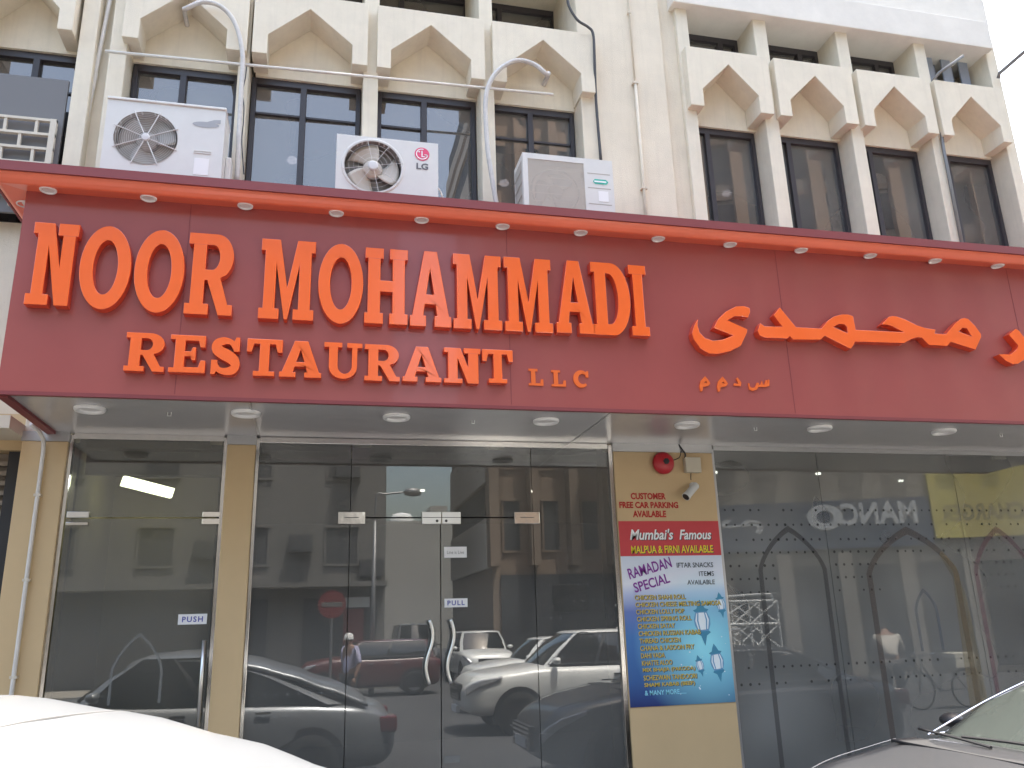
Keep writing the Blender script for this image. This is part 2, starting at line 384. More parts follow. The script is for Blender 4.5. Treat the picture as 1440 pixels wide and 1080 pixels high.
# ground floor: pillars, walls
def pillar(x0, x1, y0=-.04, zc=3.0):
    box(x0, x1, y0, .45, PAVE, zc).obj('pillar', 'tan_panel', B, bevel=.006)
    box(x0-.004, x1+.004, y0-.006, .45, zc, 3.078).obj('pillar_cap', 'silver_cap', B)
pillar(-2.325, -1.985); pillar(-.765, -.535); pillar(2.655, 3.655)
box(-9, -2.325, .1, .45, 2.95, 3.25).obj('wall', 'tan_panel', B)
box(-9, -2.325, -.35, .1, 3.03, 3.13).obj('canopy_beam', 'pipe_beige', B)
sh = MB(); 
sh.box(-3.6, -2.345, .28, .30, PAVE, 2.95)
for k in range(34): sh.box(-3.5, -2.47, .20, .27, .2+k*.08, .235+k*.08)
sh.obj('louvred_shutter', 'shutter', B)
sf = MB(); sf.box(-2.47, -2.345, .16, .28, PAVE, 2.95); sf.obj('shutter_frame', 'trim_black', B)
box(-9, -3.6, .1, .45, PAVE, 2.95).obj('wall', 'tan_panel', B)
# shop interior (a real room)
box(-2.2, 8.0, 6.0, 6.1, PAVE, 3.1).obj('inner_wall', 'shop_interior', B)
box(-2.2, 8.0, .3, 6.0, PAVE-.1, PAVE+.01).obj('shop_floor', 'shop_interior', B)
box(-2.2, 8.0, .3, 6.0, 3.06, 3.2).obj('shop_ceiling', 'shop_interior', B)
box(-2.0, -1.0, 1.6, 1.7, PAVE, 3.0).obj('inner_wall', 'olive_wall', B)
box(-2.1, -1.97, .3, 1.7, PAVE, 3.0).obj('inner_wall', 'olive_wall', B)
for x, y in ((4.3, 1.2), (5.6, 1.2), (7.0, 1.6), (4.9, 3.2), (1.2, 2.6)):
    MB().lathe([(.03, 0), (.03, -.02), (.001, -.022)], (x, y, 3.055), 'z', 12).obj('ceiling_lamp', 'lamp_on', B)
box(-1.93, -.82, .32, .40, 2.80, 3.05).obj('bulkhead', 'kerbstone', B)
lf = P(208, 685, .9); fx = MB().box(-.22, .22, -.08, .08, -.045, .045).obj('light_fixture', 'tube_light', B, loc=(0, 0, 0)); fx.rotation_euler = (.2, radians(14), .1)
fx.matrix_parent_inverse = Matrix.Translation(-Vector(B.location)) @ Matrix.Translation(lf)
# ================================================================== SHOP SIGN
SY = -1.20; SX0, SX1 = -2.145, 7.9; SB = 3.095
S = thing('shop_sign', 'long dark red fascia sign with raised orange English and Arabic letters and an orange cornice', 'sign', (2.8, -.6, SB))
MB().box(SX0, SX1, SY, SY+.04, SB, 4.60).box(SX0, SX0+.04, SY+.04, .0, SB, 4.60).obj('sign_board', 'sign_red', S)
MB().box(SX0-.001, SX1, SY-.006, SY+.03, SB-.028, SB-.001).obj('sign_edge', 'lip_red', S)
MB().box(SX0-.002, SX0+.06, SY+.031, -.02, SB-.04, SB-.001).obj('sign_edge', 'lip_red', S)
# panel joints, 2 mm grooves shown as slim cover strips
for x in (-1.02, 1.42, 3.86, 6.3):
    box(x, x+.005, SY-.002, SY, SB+.01, 4.59).obj('panel_joint', 'lip_red', S)
prof = [(-1.20, 4.600), (-1.335, 4.578), (-1.35, 4.584), (-1.372, 4.602), (-1.388, 4.622), (-1.396, 4.642), (-1.396, 4.66), (-1.20, 4.66)]
def sweep_profile(prof, x0, x1, name, m, par, endmiter=True):
    mb = MB(); n = len(prof)
    vs = []
    for (y, z) in prof:
        off = -(y+1.2)
        vs.append((x0-off, y, z)); vs.append((x1, y, z))
    fs = [(2*i, 2*i+1, 2*((i+1) % n)+1, 2*((i+1) % n)) for i in range(n)]
    mb.add(vs, fs+[tuple(2*i+1 for i in range(n))])
    vs = []
    for (y, z) in prof:                              # return along the left end
        off = -(y+1.2)
        vs.append((x0-off, y, z)); vs.append((x0-off, -.01, z))
    mb.add(vs, [(2*i, 2*i+1, 2*((i+1) % n)+1, 2*((i+1) % n)) for i in range(n)]+[tuple(2*i+1 for i in range(n))])
    return mb.obj(name, m, par)
sweep_profile(prof, SX0, SX1, 'cornice', 'cornice_orange', S)
lip = [(-1.2, 4.661), (-1.420, 4.661), (-1.425, 4.628), (-1.428, 4.628), (-1.428, 4.712), (-1.2, 4.712)]
sweep_profile([(-1.2, 4.661), (-1.408, 4.661), (-1.408, 4.640), (-1.424, 4.640), (-1.424, 4.712), (-1.2, 4.712)], SX0, SX1, 'cornice_lip', 'lip_red', S)
box(SX0, SX1, SY+.01, -.02, 4.62, 4.655).obj('sign_roof', 'lip_red', S)
# soffit
box(SX0+.062, SX1, SY+.031, .10, 3.078, 3.094).obj('soffit', 'soffit_grey', S)
for x in (2.245, -.52):
    box(x, x+.012, SY+.04, -.01, 3.0735, 3.078).obj('soffit_joint', 'silver_cap', S)
def lampring(p, r, name, axis='z', h=.012):
    a = MB().lathe([(r, .002), (r, -h*.5), (r*.93, -h), (r*.78, -h), (r*.72, -.001)], p, axis, 26).obj(name, 'white_plastic', S, smooth=True)
    b = MB().lathe([(r*.74, -.003), (.001, -.003)], p, axis, 20).obj('lens', 'lamp_glass', a)
    b.matrix_parent_inverse = Matrix()
for px, py in [(68, 264), (209, 276), (345, 287), (473, 299), (593, 310), (707, 320), (817, 329), (926, 337), (1027, 345), (1127, 352), (1224, 358.5), (1315, 365), (1403, 371)]:
    p = P(px, py, -1.272); lampring((p.x, -1.268, 4.588), .058, 'downlight')
lampring((-2.215, -1.02, 4.59), .054, 'downlight')
for x in (7.05, 7.7): lampring((x, -1.275, 4.587), .054, 'downlight')
for px, py in [(125, 578), (345, 585), (558, 589), (769, 595), (968, 601), (1155, 606), (1330, 610)]:
    x = (P(px, py, -.86)).x; lampring((x, -.84, 3.076), .108, 'soffit_light', h=.022)
for px, py in ((237, 588), (666, 590), (1064, 602), (1410, 610)):
    x = P(px, py, -.8).x
    MB().tube([(x-.012, -.78, 3.08), (x-.012, -.78, 3.05), (x+.012, -.78, 3.05), (x+.012, -.78, 3.08)], .004, 6).obj('hook', 'brushed', S)
# ---- letters
def bowl(cx, cy, rx, ry, a0=-90, a1=90, n=16): return arc(cx, cy, rx, ry, a0, a1, n)
G = {}
G['N'] = ([(0,0),(.50,0),(.50,.13),(.375,.13),(.375,.70),(.64,0),(.94,0),(.94,.85),(1,.85),(1,1),(.54,1),(.54,.85),(.66,.85),(.66,.46),(.45,1),(0,1),(0,.86),(.11,.86),(.11,.13),(0,.13)], [])
G['M'] = ([(0,0),(.37,0),(.37,.13),(.29,.13),(.29,.68),(.465,0),(.525,0),(.71,.68),(.71,.13),(.62,.13),(.62,0),(1,0),(1,.13),(.93,.13),(.93,.85),(1,.85),(1,1),(.66,1),(.5,.40),(.345,1),(.0,1),(0,.85),(.075,.85),(.075,.13),(0,.13)], [])
G['H'] = ([(0,0),(.43,0),(.43,.14),(.36,.14),(.36,.42),(.64,.42),(.64,.14),(.57,.14),(.57,0),(1,0),(1,.14),(.93,.14),(.93,.86),(1,.86),(1,1),(.57,1),(.57,.86),(.64,.86),(.64,.57),(.36,.57),(.36,.86),(.43,.86),(.43,1),(0,1),(0,.86),(.07,.86),(.07,.14),(0,.14)], [])
G['A'] = ([(0,0),(.39,0),(.39,.14),(.325,.14),(.36,.29),(.62,.29),(.655,.14),(.59,.14),(.59,0),(1,0),(1,.14),(.945,.14),(.66,1),(.34,1),(.055,.14),(0,.14)], [[(.395,.42),(.585,.42),(.49,.76)]])
G['I'] = ([(0,0),(1,0),(1,.13),(.78,.13),(.78,.87),(1,.87),(1,1),(0,1),(0,.87),(.22,.87),(.22,.13),(0,.13)], [])
G['O'] = (arc(.5,.5,.5,.5,0,360,40)[:-1], [arc(.5,.5,.235,.325,0,360,32)[:-1]])
G['R'] = ([(0,0),(.50,0),(.50,.13),(.385,.13),(.385,.42),(.44,.42),(.71,0),(1,0),(1,.13),(.90,.13),(.715,.455)]+arc(.60,.715,.37,.285,-50,90,14)+[(0,1),(0,.86),(.105,.86),(.105,.13),(0,.13)], [[(.385,.55),(.53,.55)]+arc(.53,.705,.145,.155,-90,90,10)+[(.385,.86)]])
G['D'] = ([(0,0),(.52,0)]+arc(.52,.5,.48,.5,-90,90,20)+[(0,1),(0,.86),(.09,.86),(.09,.14),(0,.14)], [[(.38,.15),(.45,.15)]+arc(.45,.5,.23,.35,-90,90,16)+[(.38,.85)]])
G['E'] = ([(0,0),(1,0),(1,.34),(.86,.34),(.80,.15),(.42,.15),(.42,.43),(.58,.43),(.62,.33),(.72,.33),(.72,.68),(.62,.68),(.58,.57),(.42,.57),(.42,.85),(.78,.85),(.83,.68),(.97,.68),(.97,1),(0,1),(0,.87),(.14,.87),(.14,.13),(0,.13)], [])
G['T'] = ([(.20,0),(.80,0),(.80,.13),(.64,.13),(.64,.86),(.80,.86),(.86,.64),(1,.64),(1,1),(0,1),(0,.64),(.14,.64),(.20,.86),(.36,.86),(.36,.13),(.20,.13)], [])
G['L'] = ([(0,0),(1,0),(1,.38),(.84,.38),(.78,.14),(.46,.14),(.46,.87),(.62,.87),(.62,1),(0,1),(0,.87),(.16,.87),(.16,.13),(0,.13)], [])
G['U'] = ([(.13,.36)]+arc(.5,.34,.37,.34,180,360,18)+[(.87,.87),(1,.87),(1,1),(.60,1),(.60,.87),(.73,.87)]+arc(.545,.36,.185,.22,0,-180,14)+[(.36,.87),(.47,.87),(.47,1),(0,1),(0,.87),(.13,.87)], [])
def stroke_poly(pts, ws):
    L, Rr = [], []
    for i, p in enumerate(pts):
        a = pts[max(i-1, 0)]; b = pts[min(i+1, len(pts)-1)]
        dx, dy = b[0]-a[0], b[1]-a[1]; l = math.hypot(dx, dy) or 1
        L.append((p[0]-dy/l*ws[i], p[1]+dx/l*ws[i])); Rr.append((p[0]+dy/l*ws[i], p[1]-dx/l*ws[i]))
    return L+Rr[::-1]
spath = [(p.x, p.y) for p in smooth_path([(.80,.70,0),(.66,.86,0),(.44,.90,0),(.22,.82,0),(.20,.68,0),(.40,.56,0),(.62,.47,0),(.80,.33,0),(.76,.15,0),(.54,.085,0),(.30,.13,0),(.16,.32,0)], 4)]
sn = len(spath); sw = [.075+.085*sin(pi*min(1, max(0, (i/(sn-1)-.12)/.76))) for i in range(sn)]
G['S'] = (stroke_poly(spath, sw), [])
S_EX = [[(.74,.62),(.92,.62),(.92,1),(.80,1),(.74,.9)], [(.06,0),(.18,0),(.25,.1),(.25,.38),(.06,.38)]]
cpath = arc(.54,.5,.40,.42,48,312,22); cw = [.07+.085*sin(pi*i/22) for i in range(23)]
G['C'] = (stroke_poly(cpath, cw), [])
C_EX = [[(.80,.60),(.97,.60),(.97,.99),(.86,.99),(.76,.84)]]
LF = SY-.075
def letter(ch, px0, px1, pt, pb, m='letter_orange', f=LF, ms='letter_side', back=SY+.002):
    pm = (px0+px1)/2
    x0, x1 = P(px0, (pt+pb)/2, f).x, P(px1, (pt+pb)/2, f).x
    z1 = P(pm, pt, f).z; z0 = P(pm, pb, f).z
    mp = lambda l: [(x0+u*(x1-x0), z0+v*(z1-z0)) for u, v in l]
    o, h = G[ch]
    mb = MB().prism(mp(o), f, back, [mp(q) for q in h])
    for e in (S_EX if ch == 'S' else C_EX if ch == 'C' else []): mb.prism(mp(e), f-.0008, back)
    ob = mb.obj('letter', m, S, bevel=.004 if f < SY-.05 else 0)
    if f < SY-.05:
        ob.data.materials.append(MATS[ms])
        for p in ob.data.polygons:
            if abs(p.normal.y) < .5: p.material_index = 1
    return ob
z4 = lambda x: x/3; z5 = lambda x: 480+x/3; zy = lambda y: 280+y/3
for ch, a, b, t, bo in [('N', z4(122), z4(318), zy(100), zy(448)), ('O', z4(334), z4(553), zy(112), zy(466)), ('O', z4(565), z4(778), zy(129), zy(480)),
    ('R', z4(787), z4(988), zy(146), zy(488)), ('M', z4(1096), z4(1328), zy(172), zy(508)), ('O', z4(1342), z5(93), zy(188), zy(526)),
    ('H', z5(99), z5(281), zy(209), zy(527)), ('A', z5(290), z5(463), zy(220), zy(538)), ('M', z5(472), z5(676), zy(235), zy(549)),
    ('M', z5(688), z5(888), zy(249), zy(560)), ('A', z5(903), z5(1063), zy(260), zy(566)), ('D', z5(1058), z5(1219), zy(270), zy(574)), ('I', z5(1219), z5(1293), zy(280), zy(576))]:
    letter(ch, a, b, t, bo)
for ch, a, b, t, bo in [('R', z4(527), z4(697), zy(564), zy(726)), ('E', z4(714), z4(869), zy(573), zy(732)), ('S', z4(884), z4(1020), zy(582), zy(740)),
    ('T', z4(1039), z4(1191), zy(590), zy(746)), ('A', z4(1180), z4(1358), zy(598), zy(752)), ('U', z4(1366), z5(88), zy(606), zy(758)),
    ('R', z5(98), z5(247), zy(614), zy(767)), ('A', z5(258), z5(422), zy(622), zy(771)), ('N', z5(433), z5(588), zy(628), zy(777)), ('T', z5(595), z5(725), zy(635), zy(776))]:
    letter(ch, a, b, t, bo, f=SY-.06)
for ch, a, b, t, bo in [('L', z5(791), z5(852), zy(716), zy(786)), ('L', z5(887), z5(947), zy(722), zy(790)), ('C', z5(980), z5(1045), zy(724), zy(793))]:
    letter(ch, a, b, t, bo, m='small_orange', f=SY-.012)
def arabic(polys, holes=(), m='letter_orange', f=LF, bev=.004):
    pt = lambda l: [(lambda q: (q.x, q.z))(P(960+x/6, 410+y/6, f)) for x, y in l]
    mb = MB()
    for i, p in enumerate(polys): mb.prism(pt(p), f, SY+.002, [pt(h) for h in holes])
    ob = mb.obj('letter', m, S, bevel=bev); 
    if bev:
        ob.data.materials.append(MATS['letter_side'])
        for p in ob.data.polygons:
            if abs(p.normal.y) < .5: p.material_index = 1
arabic([[(130,228),(128,290),(145,345),(190,392),(260,415),(340,405),(425,370),(262,306),(300,230),(370,165),(450,125),(520,122),(566,138),(572,172),(552,220),(500,208),(440,208),(378,242),(548,318),(545,345),(492,458),(400,505),(300,525),(220,522),(150,480),(92,400),(80,350),(95,290)]])
o8 = lambda l: [(x+1440, y) for x, y in l]
word = [(655,265),(690,292),(840,296),(768,198),(820,132),(890,218),(958,300),(1170,310),(1225,245),(1280,208),(1340,192),(1400,193)] + o8([(0,207),(22,322),(425,342),(330,292),(285,278),(238,278),(300,212),(330,206),(370,210),(440,235),(540,285),(600,305),(695,320),(688,354),(782,359),(860,268),(910,228),(940,222),(970,230),(1030,290),(1078,358),(1080,385),(1033,490),(822,424),(796,458),(640,450),(578,388),(540,386),(490,400),(430,435),(15,422),(2,452)]) + [(1420,484),(1200,373),(1165,406),(930,403),(905,375),(885,396),(690,388),(650,370),(632,330)]
arabic([word], [[(1272,298),(1320,273),(1365,276),(1388,300),(1392,350)], o8([(890,336),(922,306),(958,310),(1000,378)])])
arabic([o8([(1312,362),(1372,312),(1400,330),(1480,435),(1505,500),(1450,570),(1395,608),(1345,613),(1290,585),(1228,530),(1270,528),(1330,530),(1385,480),(1392,455)])])
mA = [(152,842),(143,800),(152,755),(190,714),(222,752),(234,775),(216,797),(174,803),(166,840)]; mH = [(180,766),(200,755),(208,776)]
sh2 = lambda l, dx, dy: [(x+dx, y+dy) for x, y in l]
arabic([mA], [mH], 'small_orange', SY-.012, 0); arabic([sh2(mA, 148, 3)], [sh2(mH, 148, 3)], 'small_orange', SY-.012, 0)
arabic([[(432,792),(436,774),(472,778),(452,735),(464,724),(496,768),(490,797)]], (), 'small_orange', SY-.012, 0)
arabic([[(553,772),(566,776),(566,800),(585,812),(612,808),(628,768),(642,770),(646,786),(658,786),(668,752),(680,784),(692,784),(702,746),(714,748),(718,780),(722,742),(734,746),(732,796),(700,806),(642,802),(625,828),(590,838),(563,826)]], (), 'small_orange', SY-.012, 0)
# ================================================================== GLASS SHOPFRONT
ZF = 3.06; TZ = 2.39
def dots(rows, y, name, par, m='dot_white', r=.0105):
    mb = MB()
    for z, x0, x1 in rows:
        x = x0
        while x <= x1+1e-6:
            if random.random() < .80: mb.disc(x, z, y, r*random.uniform(.8, 1.1), 10)
            x += .0876
    o = mb.obj(name, m, par, fix=False); o.matrix_parent_inverse = Matrix(); return o
def plate(x0, x1, z0, z1, par, name='hinge_plate', m='mirror_plate'):
    o = box(x0, x1, -.022, .02, z0, z1).obj(name, m, par, bevel=.003)
    if par.type == 'MESH': o.matrix_parent_inverse = Matrix()
    return o
def s_handle(x, z0, z1, par, s=1):
    pts = []
    for k in range(25):
        t = k/24; z = z0+(z1-z0)*t
        pts.append((x+s*.028*sin(2*pi*t)*-1, -.085, z))
    mb = MB().tube(pts, .014, 10)
    for t in (.12, .88):
        z = z0+(z1-z0)*t; xx = x-s*.028*sin(2*pi*t)
        mb.tube([(xx, -.085, z), (xx, .0, z)], .008, 8)
    o = mb.obj('handle', 'brushed', par, smooth=True); o.matrix_parent_inverse = Matrix()
E1 = thing('glass_entrance', 'wide frameless glass entrance with double doors, steel patch plates and S shaped handles', 'entrance', (1.05, 0, PAVE))
fr = MB(); fr.box(-.533, -.505, -.03, .05, PAVE, ZF); fr.box(2.612, 2.652, -.03, .05, PAVE, ZF); fr.box(-.505, 2.612, -.02, .05, 3.025, 3.076)
fr.obj('door_frame', 'steel', E1, bevel=.003)
for a, b in ((-.505, .262), (1.872, 2.612)):
    p = box(a, b, -.006, .006, PAVE, 3.025).obj('fixed_pane', 'door_glass', E1)
    if a < 0:
        dots([(2.947, -.39, .22)]+[(2.80, -.45, -.1), (2.55, -.42, -.12), (2.47, -.42, -.12)]+[(z, -.45, .2) for z in (2.34, 1.0, .84, .5, .35)], -.008, 'dot_pattern', p)
    else:
        dots([(2.975, 1.92, 2.55)]+[(2.80, 2.1, 2.55), (2.12, 2.02, 2.4), (2.03, 2.0, 2.4), (1.92, 2.0, 2.4), (1.80, 2.0, 2.5), (1.66, 1.95, 2.5), (1.52, 2.0, 2.55), (1.36, 2.0, 2.5), (1.2, 2.0, 2.5)], -.008, 'dot_pattern', p)
tp = box(.268, 1.866, -.006, .006, TZ+.006, 3.025).obj('transom_pane', 'door_glass', E1)
dots([(2.957, .31, 1.85), (2.80, .35, .75), (2.80, 1.2, 1.85)], -.008, 'dot_pattern', tp)
for a, b, hx, s in ((.268, 1.034, P(604, 917, -.085).x, 1), (1.042, 1.866, P(634, 917, -.085).x, 1)):
    d = box(a, b, -.006, .006, PAVE+.01, TZ-.006).obj('glass_door', 'door_glass', E1)
    s_handle(hx, 1.03, 1.535, d, s)
    if a > 1:
        for (x0, y0, x1, y1) in ((624.5, 769, 656.5, 784), (625, 842, 657.5, 853.5)):
            q0, q1 = P(x0, y0, -.009), P(x1, y1, -.009)
            st = box(q0.x, q1.x, -.010, -.0075, q1.z, q0.z).obj('sticker', 'paper', d); st.matrix_parent_inverse = Matrix()
            if y0 > 800: tx = text_mb('PULL', q0.x+.025, q1.x-.025, q1.z+.016, q0.z-.016, -.0115, bold=.02, space=1.25); mm = 'blue_ink'
            else: tx = text_mb('Line is Live', q0.x+.025, q1.x-.025, q1.z+.032, q0.z-.034, -.0115); mm = 'grey_ink'
            t_ = tx.obj('lettering', mm, st, fix=False); t_.matrix_parent_inverse = Matrix()
        k = box(q0.x-.01, q0.x+.12, -.012, -.008, .42, .47).obj('sticker', 'decal_frost', d); k.matrix_parent_inverse = Matrix()
for px0, px1 in ((475.5, 513.5), (723.5, 759)):
    plate(P(px0, 729, -.02).x, P(px1, 729, -.02).x, TZ-.055, TZ+.048, E1)
    x = P((px0+px1)/2, 729, -.02).x
    b_ = box(x-.06, x+.06, -.0245, -.0225, TZ-.003, TZ+.002).obj('hinge_gap', 'black', E1)
xm = P(621, 729, -.02).x
plate(P(593.5, 729, -.02).x, xm-.003, TZ-.055, TZ+.048, E1, m='brushed'); plate(xm+.003, P(648, 729, -.02).x, TZ-.055, TZ+.048, E1, m='brushed')
box(P(594, 729, -.02).x, P(648, 729, -.02).x, -.0245, -.0225, TZ-.003, TZ+.002).obj('hinge_gap', 'black', E1)
MB().lathe([(.012, 0), (.012, -.004), (.001, -.005)], (xm-.04, -.022, TZ-.03), 'y', 12).lathe([(.012, 0), (.012, -.004), (.001, -.005)], (xm+.04, -.022, TZ-.03), 'y', 12).obj('lock', 'trim_black', E1)
E2 = thing('side_entrance', 'narrow glass side door with a PUSH sticker between two tan pillars', 'entrance', (-1.38, 0, PAVE))
f2 = MB(); f2.box(-1.985, -1.955, -.01, .05, PAVE, ZF); f2.box(-.795, -.765, -.01, .05, PAVE, ZF); f2.box(-1.955, -.795, -.01, .05, 3.03, 3.077)
f2.obj('door_frame', 'steel', E2)
q = box(-1.95, -.80, -.006, .006, TZ+.006, 3.03).obj('transom_pane', 'side_glass', E2)
dots([(2.80, -1.1, -.82), (2.72, -1.35, -.82), (2.64, -1.1, -.82)], -.008, 'dot_pattern', q)
d2 = box(-1.945, -.80, -.006, .006, PAVE+.01, TZ-.006).obj('glass_door', 'side_glass', E2)
q0, q1 = P(251, 864, -.009), P(290.5, 877.5, -.009)
st = box(q0.x, q1.x, -.010, -.0075, q1.z, q0.z).obj('sticker', 'paper', d2); st.matrix_parent_inverse = Matrix()
t_ = text_mb('PUSH', q0.x+.03, q1.x-.03, q1.z+.018, q0.z-.018, -.0115, bold=.02, space=1.25).obj('lettering', 'blue_ink', st, fix=False); t_.matrix_parent_inverse = Matrix()
hx = P(285, 930, -.07).x
o = MB().tube([(hx, -.075, .80), (hx, -.075, 1.43)], .014, 10).tube([(hx, -.075, .90), (hx, 0, .90)], .008, 8).tube([(hx, -.075, 1.33), (hx, 0, 1.33)], .008, 8).obj('handle', 'brushed', d2, smooth=True); o.matrix_parent_inverse = Matrix()
plate(P(93, 730, -.02).x, P(124.5, 730, -.02).x, TZ-.0, TZ+.048, E2, m='brushed'); plate(P(93, 730, -.02).x, P(124.5, 730, -.02).x, TZ-.06, TZ-.035, E2, m='steel')
plate(P(284, 730, -.02).x, -.79, TZ+.004, TZ+.048, E2, m='mirror_plate'); plate(P(284, 730, -.02).x, -.79, TZ-.055, TZ-.006, E2, m='mirror_plate')
def ogive(cx, zb, hw, zs, za, n=10):                  # pointed arch outline, left foot to right foot
    L = [(cx-hw, zb), (cx-hw, zs)]
    for k in range(1, n+1):
        t = k/n; x = -hw*(1-t**1.25); z = zs+(za-zs)*(1-(1-t)**2)*.72+(za-zs)*.28*t**2.2
        L.append((cx+x, z))
    return L+[(2*cx-x, z) for x, z in L[::-1][1:]]
def arch_decal(cx, zb, hw, zs, za, wd, m, par, y=-.0085):
    o = ogive(cx, zb, hw, zs, za); i = ogive(cx, zb, hw-wd, zs, za-wd*1.3)
    ob = MB().flat(o+i[::-1], y).obj('arch_decal', m, par, fix=False); ob.matrix_parent_inverse = Matrix()
a0 = P(198, 885, 0); arch_decal(a0.x, .98, .19, 1.22, 1.50, .022, 'decal_frost', d2)
E3 = thing('shop_window', 'large fixed shop window right of the poster pillar with faint arch shaped stickers', 'shop window', (5.7, 0, PAVE))
f3 = MB(); f3.box(3.662, 3.69, -.01, .05, PAVE, 3.05); f3.box(3.69, 7.95, -.015, .05, 3.035, 3.077); f3.box(7.92, 7.95, -.01, .05, PAVE, 3.035)
f3.obj('window_frame', 'silver_cap', E3)
for a, b in ((3.69, 4.79), (4.795, 6.35), (6.355, 7.92)):
    pn = box(a, b, -.006, .006, PAVE, 3.035).obj('pane', 'shop_glass', E3)
    dots([(z, a+.06, b-.05) for z in (2.46, 2.32, 2.18, 2.06)]+[(z, a+.06, a+.5) for z in (1.94, 1.82, 1.70)]+[(z, a+.05, b-.05) for z in (1.04, .90)], -.008, 'dot_pattern', pn, m='dot_dark', r=.0125)
    if a < 4:
        c = P(1112, 760, 0); arch_decal(c.x-.02, .2, .36, 1.9, 2.31, .045, 'decal_dark', pn)
    elif a < 5:
        c = P(1276, 760, 0); arch_decal(c.x, .2, .52, 1.85, 2.30, .06, 'decal_brown', pn)
        z = 1.2; ob = MB().flat([(c.x+.38, .5), (c.x+.60, .5), (c.x+.56, 1.6), (c.x+.50, 1.9), (c.x+.36, 2.06), (c.x+.33, 2.02), (c.x+.44, 1.8)], -.0092).obj('arch_decal', 'decal_yellow', pn, fix=False); ob.matrix_parent_inverse = Matrix()
        arch_decal(c.x+.08, 1.12, .13, 1.5, 1.7, .03, 'decal_blue', pn, -.0095)
    else:
        c = P(1432, 760, 0); arch_decal(6.75, .2, .36, 1.85, 2.30, .05, 'decal_magenta', pn)
# ================================================================== WALL THINGS ROUND THE DOORS
# poster
q = [P(868, 733, -.05), P(1032, 989, -.05)]
PX0, PX1, PZ0, PZ1 = 2.662, 3.648, .765, 2.352
PO = thing('menu_poster', 'tall blue and red food poster headed Ramadan Special on the tan pillar', 'poster', ((PX0+PX1)/2, -.045, PZ0))
m = bpy.data.materials.new('poster_blue'); m.use_nodes = True; t = m.node_tree; b = t.nodes['Principled BSDF']; b.inputs['Roughness'].default_value = .45
tc = t.nodes.new('ShaderNodeTexCoord'); sx = t.nodes.new('ShaderNodeSeparateXYZ'); t.links.new(tc.outputs['Generated'], sx.inputs[0])
r1 = t.nodes.new('ShaderNodeValToRGB'); e = r1.color_ramp.elements
e[0].position = 0; e[0].color = (.012, .03, .15, 1); e[1].position = 1; e[1].color = (.62, .68, .78, 1)
for pos, c in ((.16, (.03, .11, .32, 1)), (.45, (.05, .18, .46, 1)), (.62, (.13, .20, .50, 1)), (.74, (.50, .56, .76, 1)), (.81, (.78, .80, .86, 1))):
    k = e.new(pos); k.color = c
t.links.new(sx.outputs[2], r1.inputs[0])
gr = t.nodes.new('ShaderNodeMapping'); gr.inputs['Location'].default_value = (-.76, 0, -.38); gr.inputs['Scale'].default_value = (1, 1, 1)
t.links.new(tc.outputs['Generated'], gr.inputs[0])
vm = t.nodes.new('ShaderNodeVectorMath'); vm.operation = 'MULTIPLY'; vm.inputs[1].default_value = (1.5, 0, 2.0); t.links.new(gr.outputs[0], vm.inputs[0])
ln = t.nodes.new('ShaderNodeVectorMath'); ln.operation = 'LENGTH'; t.links.new(vm.outputs[0], ln.inputs[0])
mr = t.nodes.new('ShaderNodeMapRange'); mr.inputs[1].default_value = 1.05; mr.inputs[2].default_value = .1; mr.inputs[3].default_value = 0; mr.inputs[4].default_value = .95; t.links.new(ln.outputs['Value'], mr.inputs[0])
mc = t.nodes.new('ShaderNodeMixRGB'); mc.inputs[2].default_value = (.34, .84, .95, 1); t.links.new(mr.outputs[0], mc.inputs[0]); t.links.new(r1.outputs[0], mc.inputs[1])
t.links.new(mc.outputs[0], b.inputs['Base Color']); MATS['poster_blue'] = m
PW, PH = PX1-PX0, PZ1-PZ0
px = lambda u: PX0+u*PW
pz = lambda v: PZ1-v*PH                               # v from the top
HV = .198
box(PX0, PX1, -.046, -.0405, PZ0, pz(HV)).obj('poster_sheet', 'poster_blue', PO)
box(PX0, PX1, -.0465, -.0405, pz(HV)+.0005, PZ1).obj('poster_header', 'poster_red', PO)
def ptext(s, u0, u1, v0, v1, m, **k):
    y = k.pop('y', -.0495)
    return text_mb(s, px(u0), px(u1), pz(v1), pz(v0), y, **k).obj('lettering', m, PO, fix=False)
for (s, u0, u1, v0, v1, mm, kw) in [
    ("Mumbai's", .10, .53, .045, .107, 'ink_white', dict(shear=.25, bold=.022)), ("Famous", .59, .915, .050, .107, 'ink_white', dict(shear=.25, bold=.022)),
    ("MALPUA & FIRNI AVAILABLE", .105, .92, .140, .183, 'ink_yellow', dict(bold=.02))]:
    ptext(s, u0, u1, v0, v1, mm, **kw)
    ptext(s, u0+.008, u1+.008, v0+.004, v1+.004, 'ink_dark', y=-.0478, **kw)
ptext('RAMADAN', .055, .49, .235, .295, 'ink_purple', rot=radians(14), bold=.018)
ptext('SPECIAL', .10, .46, .320, .375, 'ink_purple', rot=radians(14), bold=.018)
ptext('IFTAR SNACKS', .54, .905, .238, .266, 'ink_dark', bold=.01)
ptext('ITEMS', .755, .905, .288, .315, 'ink_dark', bold=.004); ptext('AVAILABLE', .63, .905, .336, .362, 'ink_dark', bold=.01)
MENU = [('CHICKEN SHAHI ROLL', .60), ('CHICKEN CHEESE MELTING SAMOSA', .945), ('CHICKEN LOLLY POP', .575), ('CHICKEN SPRING ROLL', .64), ('CHICKEN SATAY', .475),
        ('CHICKEN RUSSIAN KABAB', .72), ('THREAD CHICKEN', .515), ('CHANA & LASOON FRY', .645), ('DAHI VADA', .355), ('KHATTE ALOO', .42), ('MIX BHAJIA (PAKODA)', .635), ('SCHEZWAN TANDOORI', .645), ('SHAMI KABAB (BEEF)', .62)]
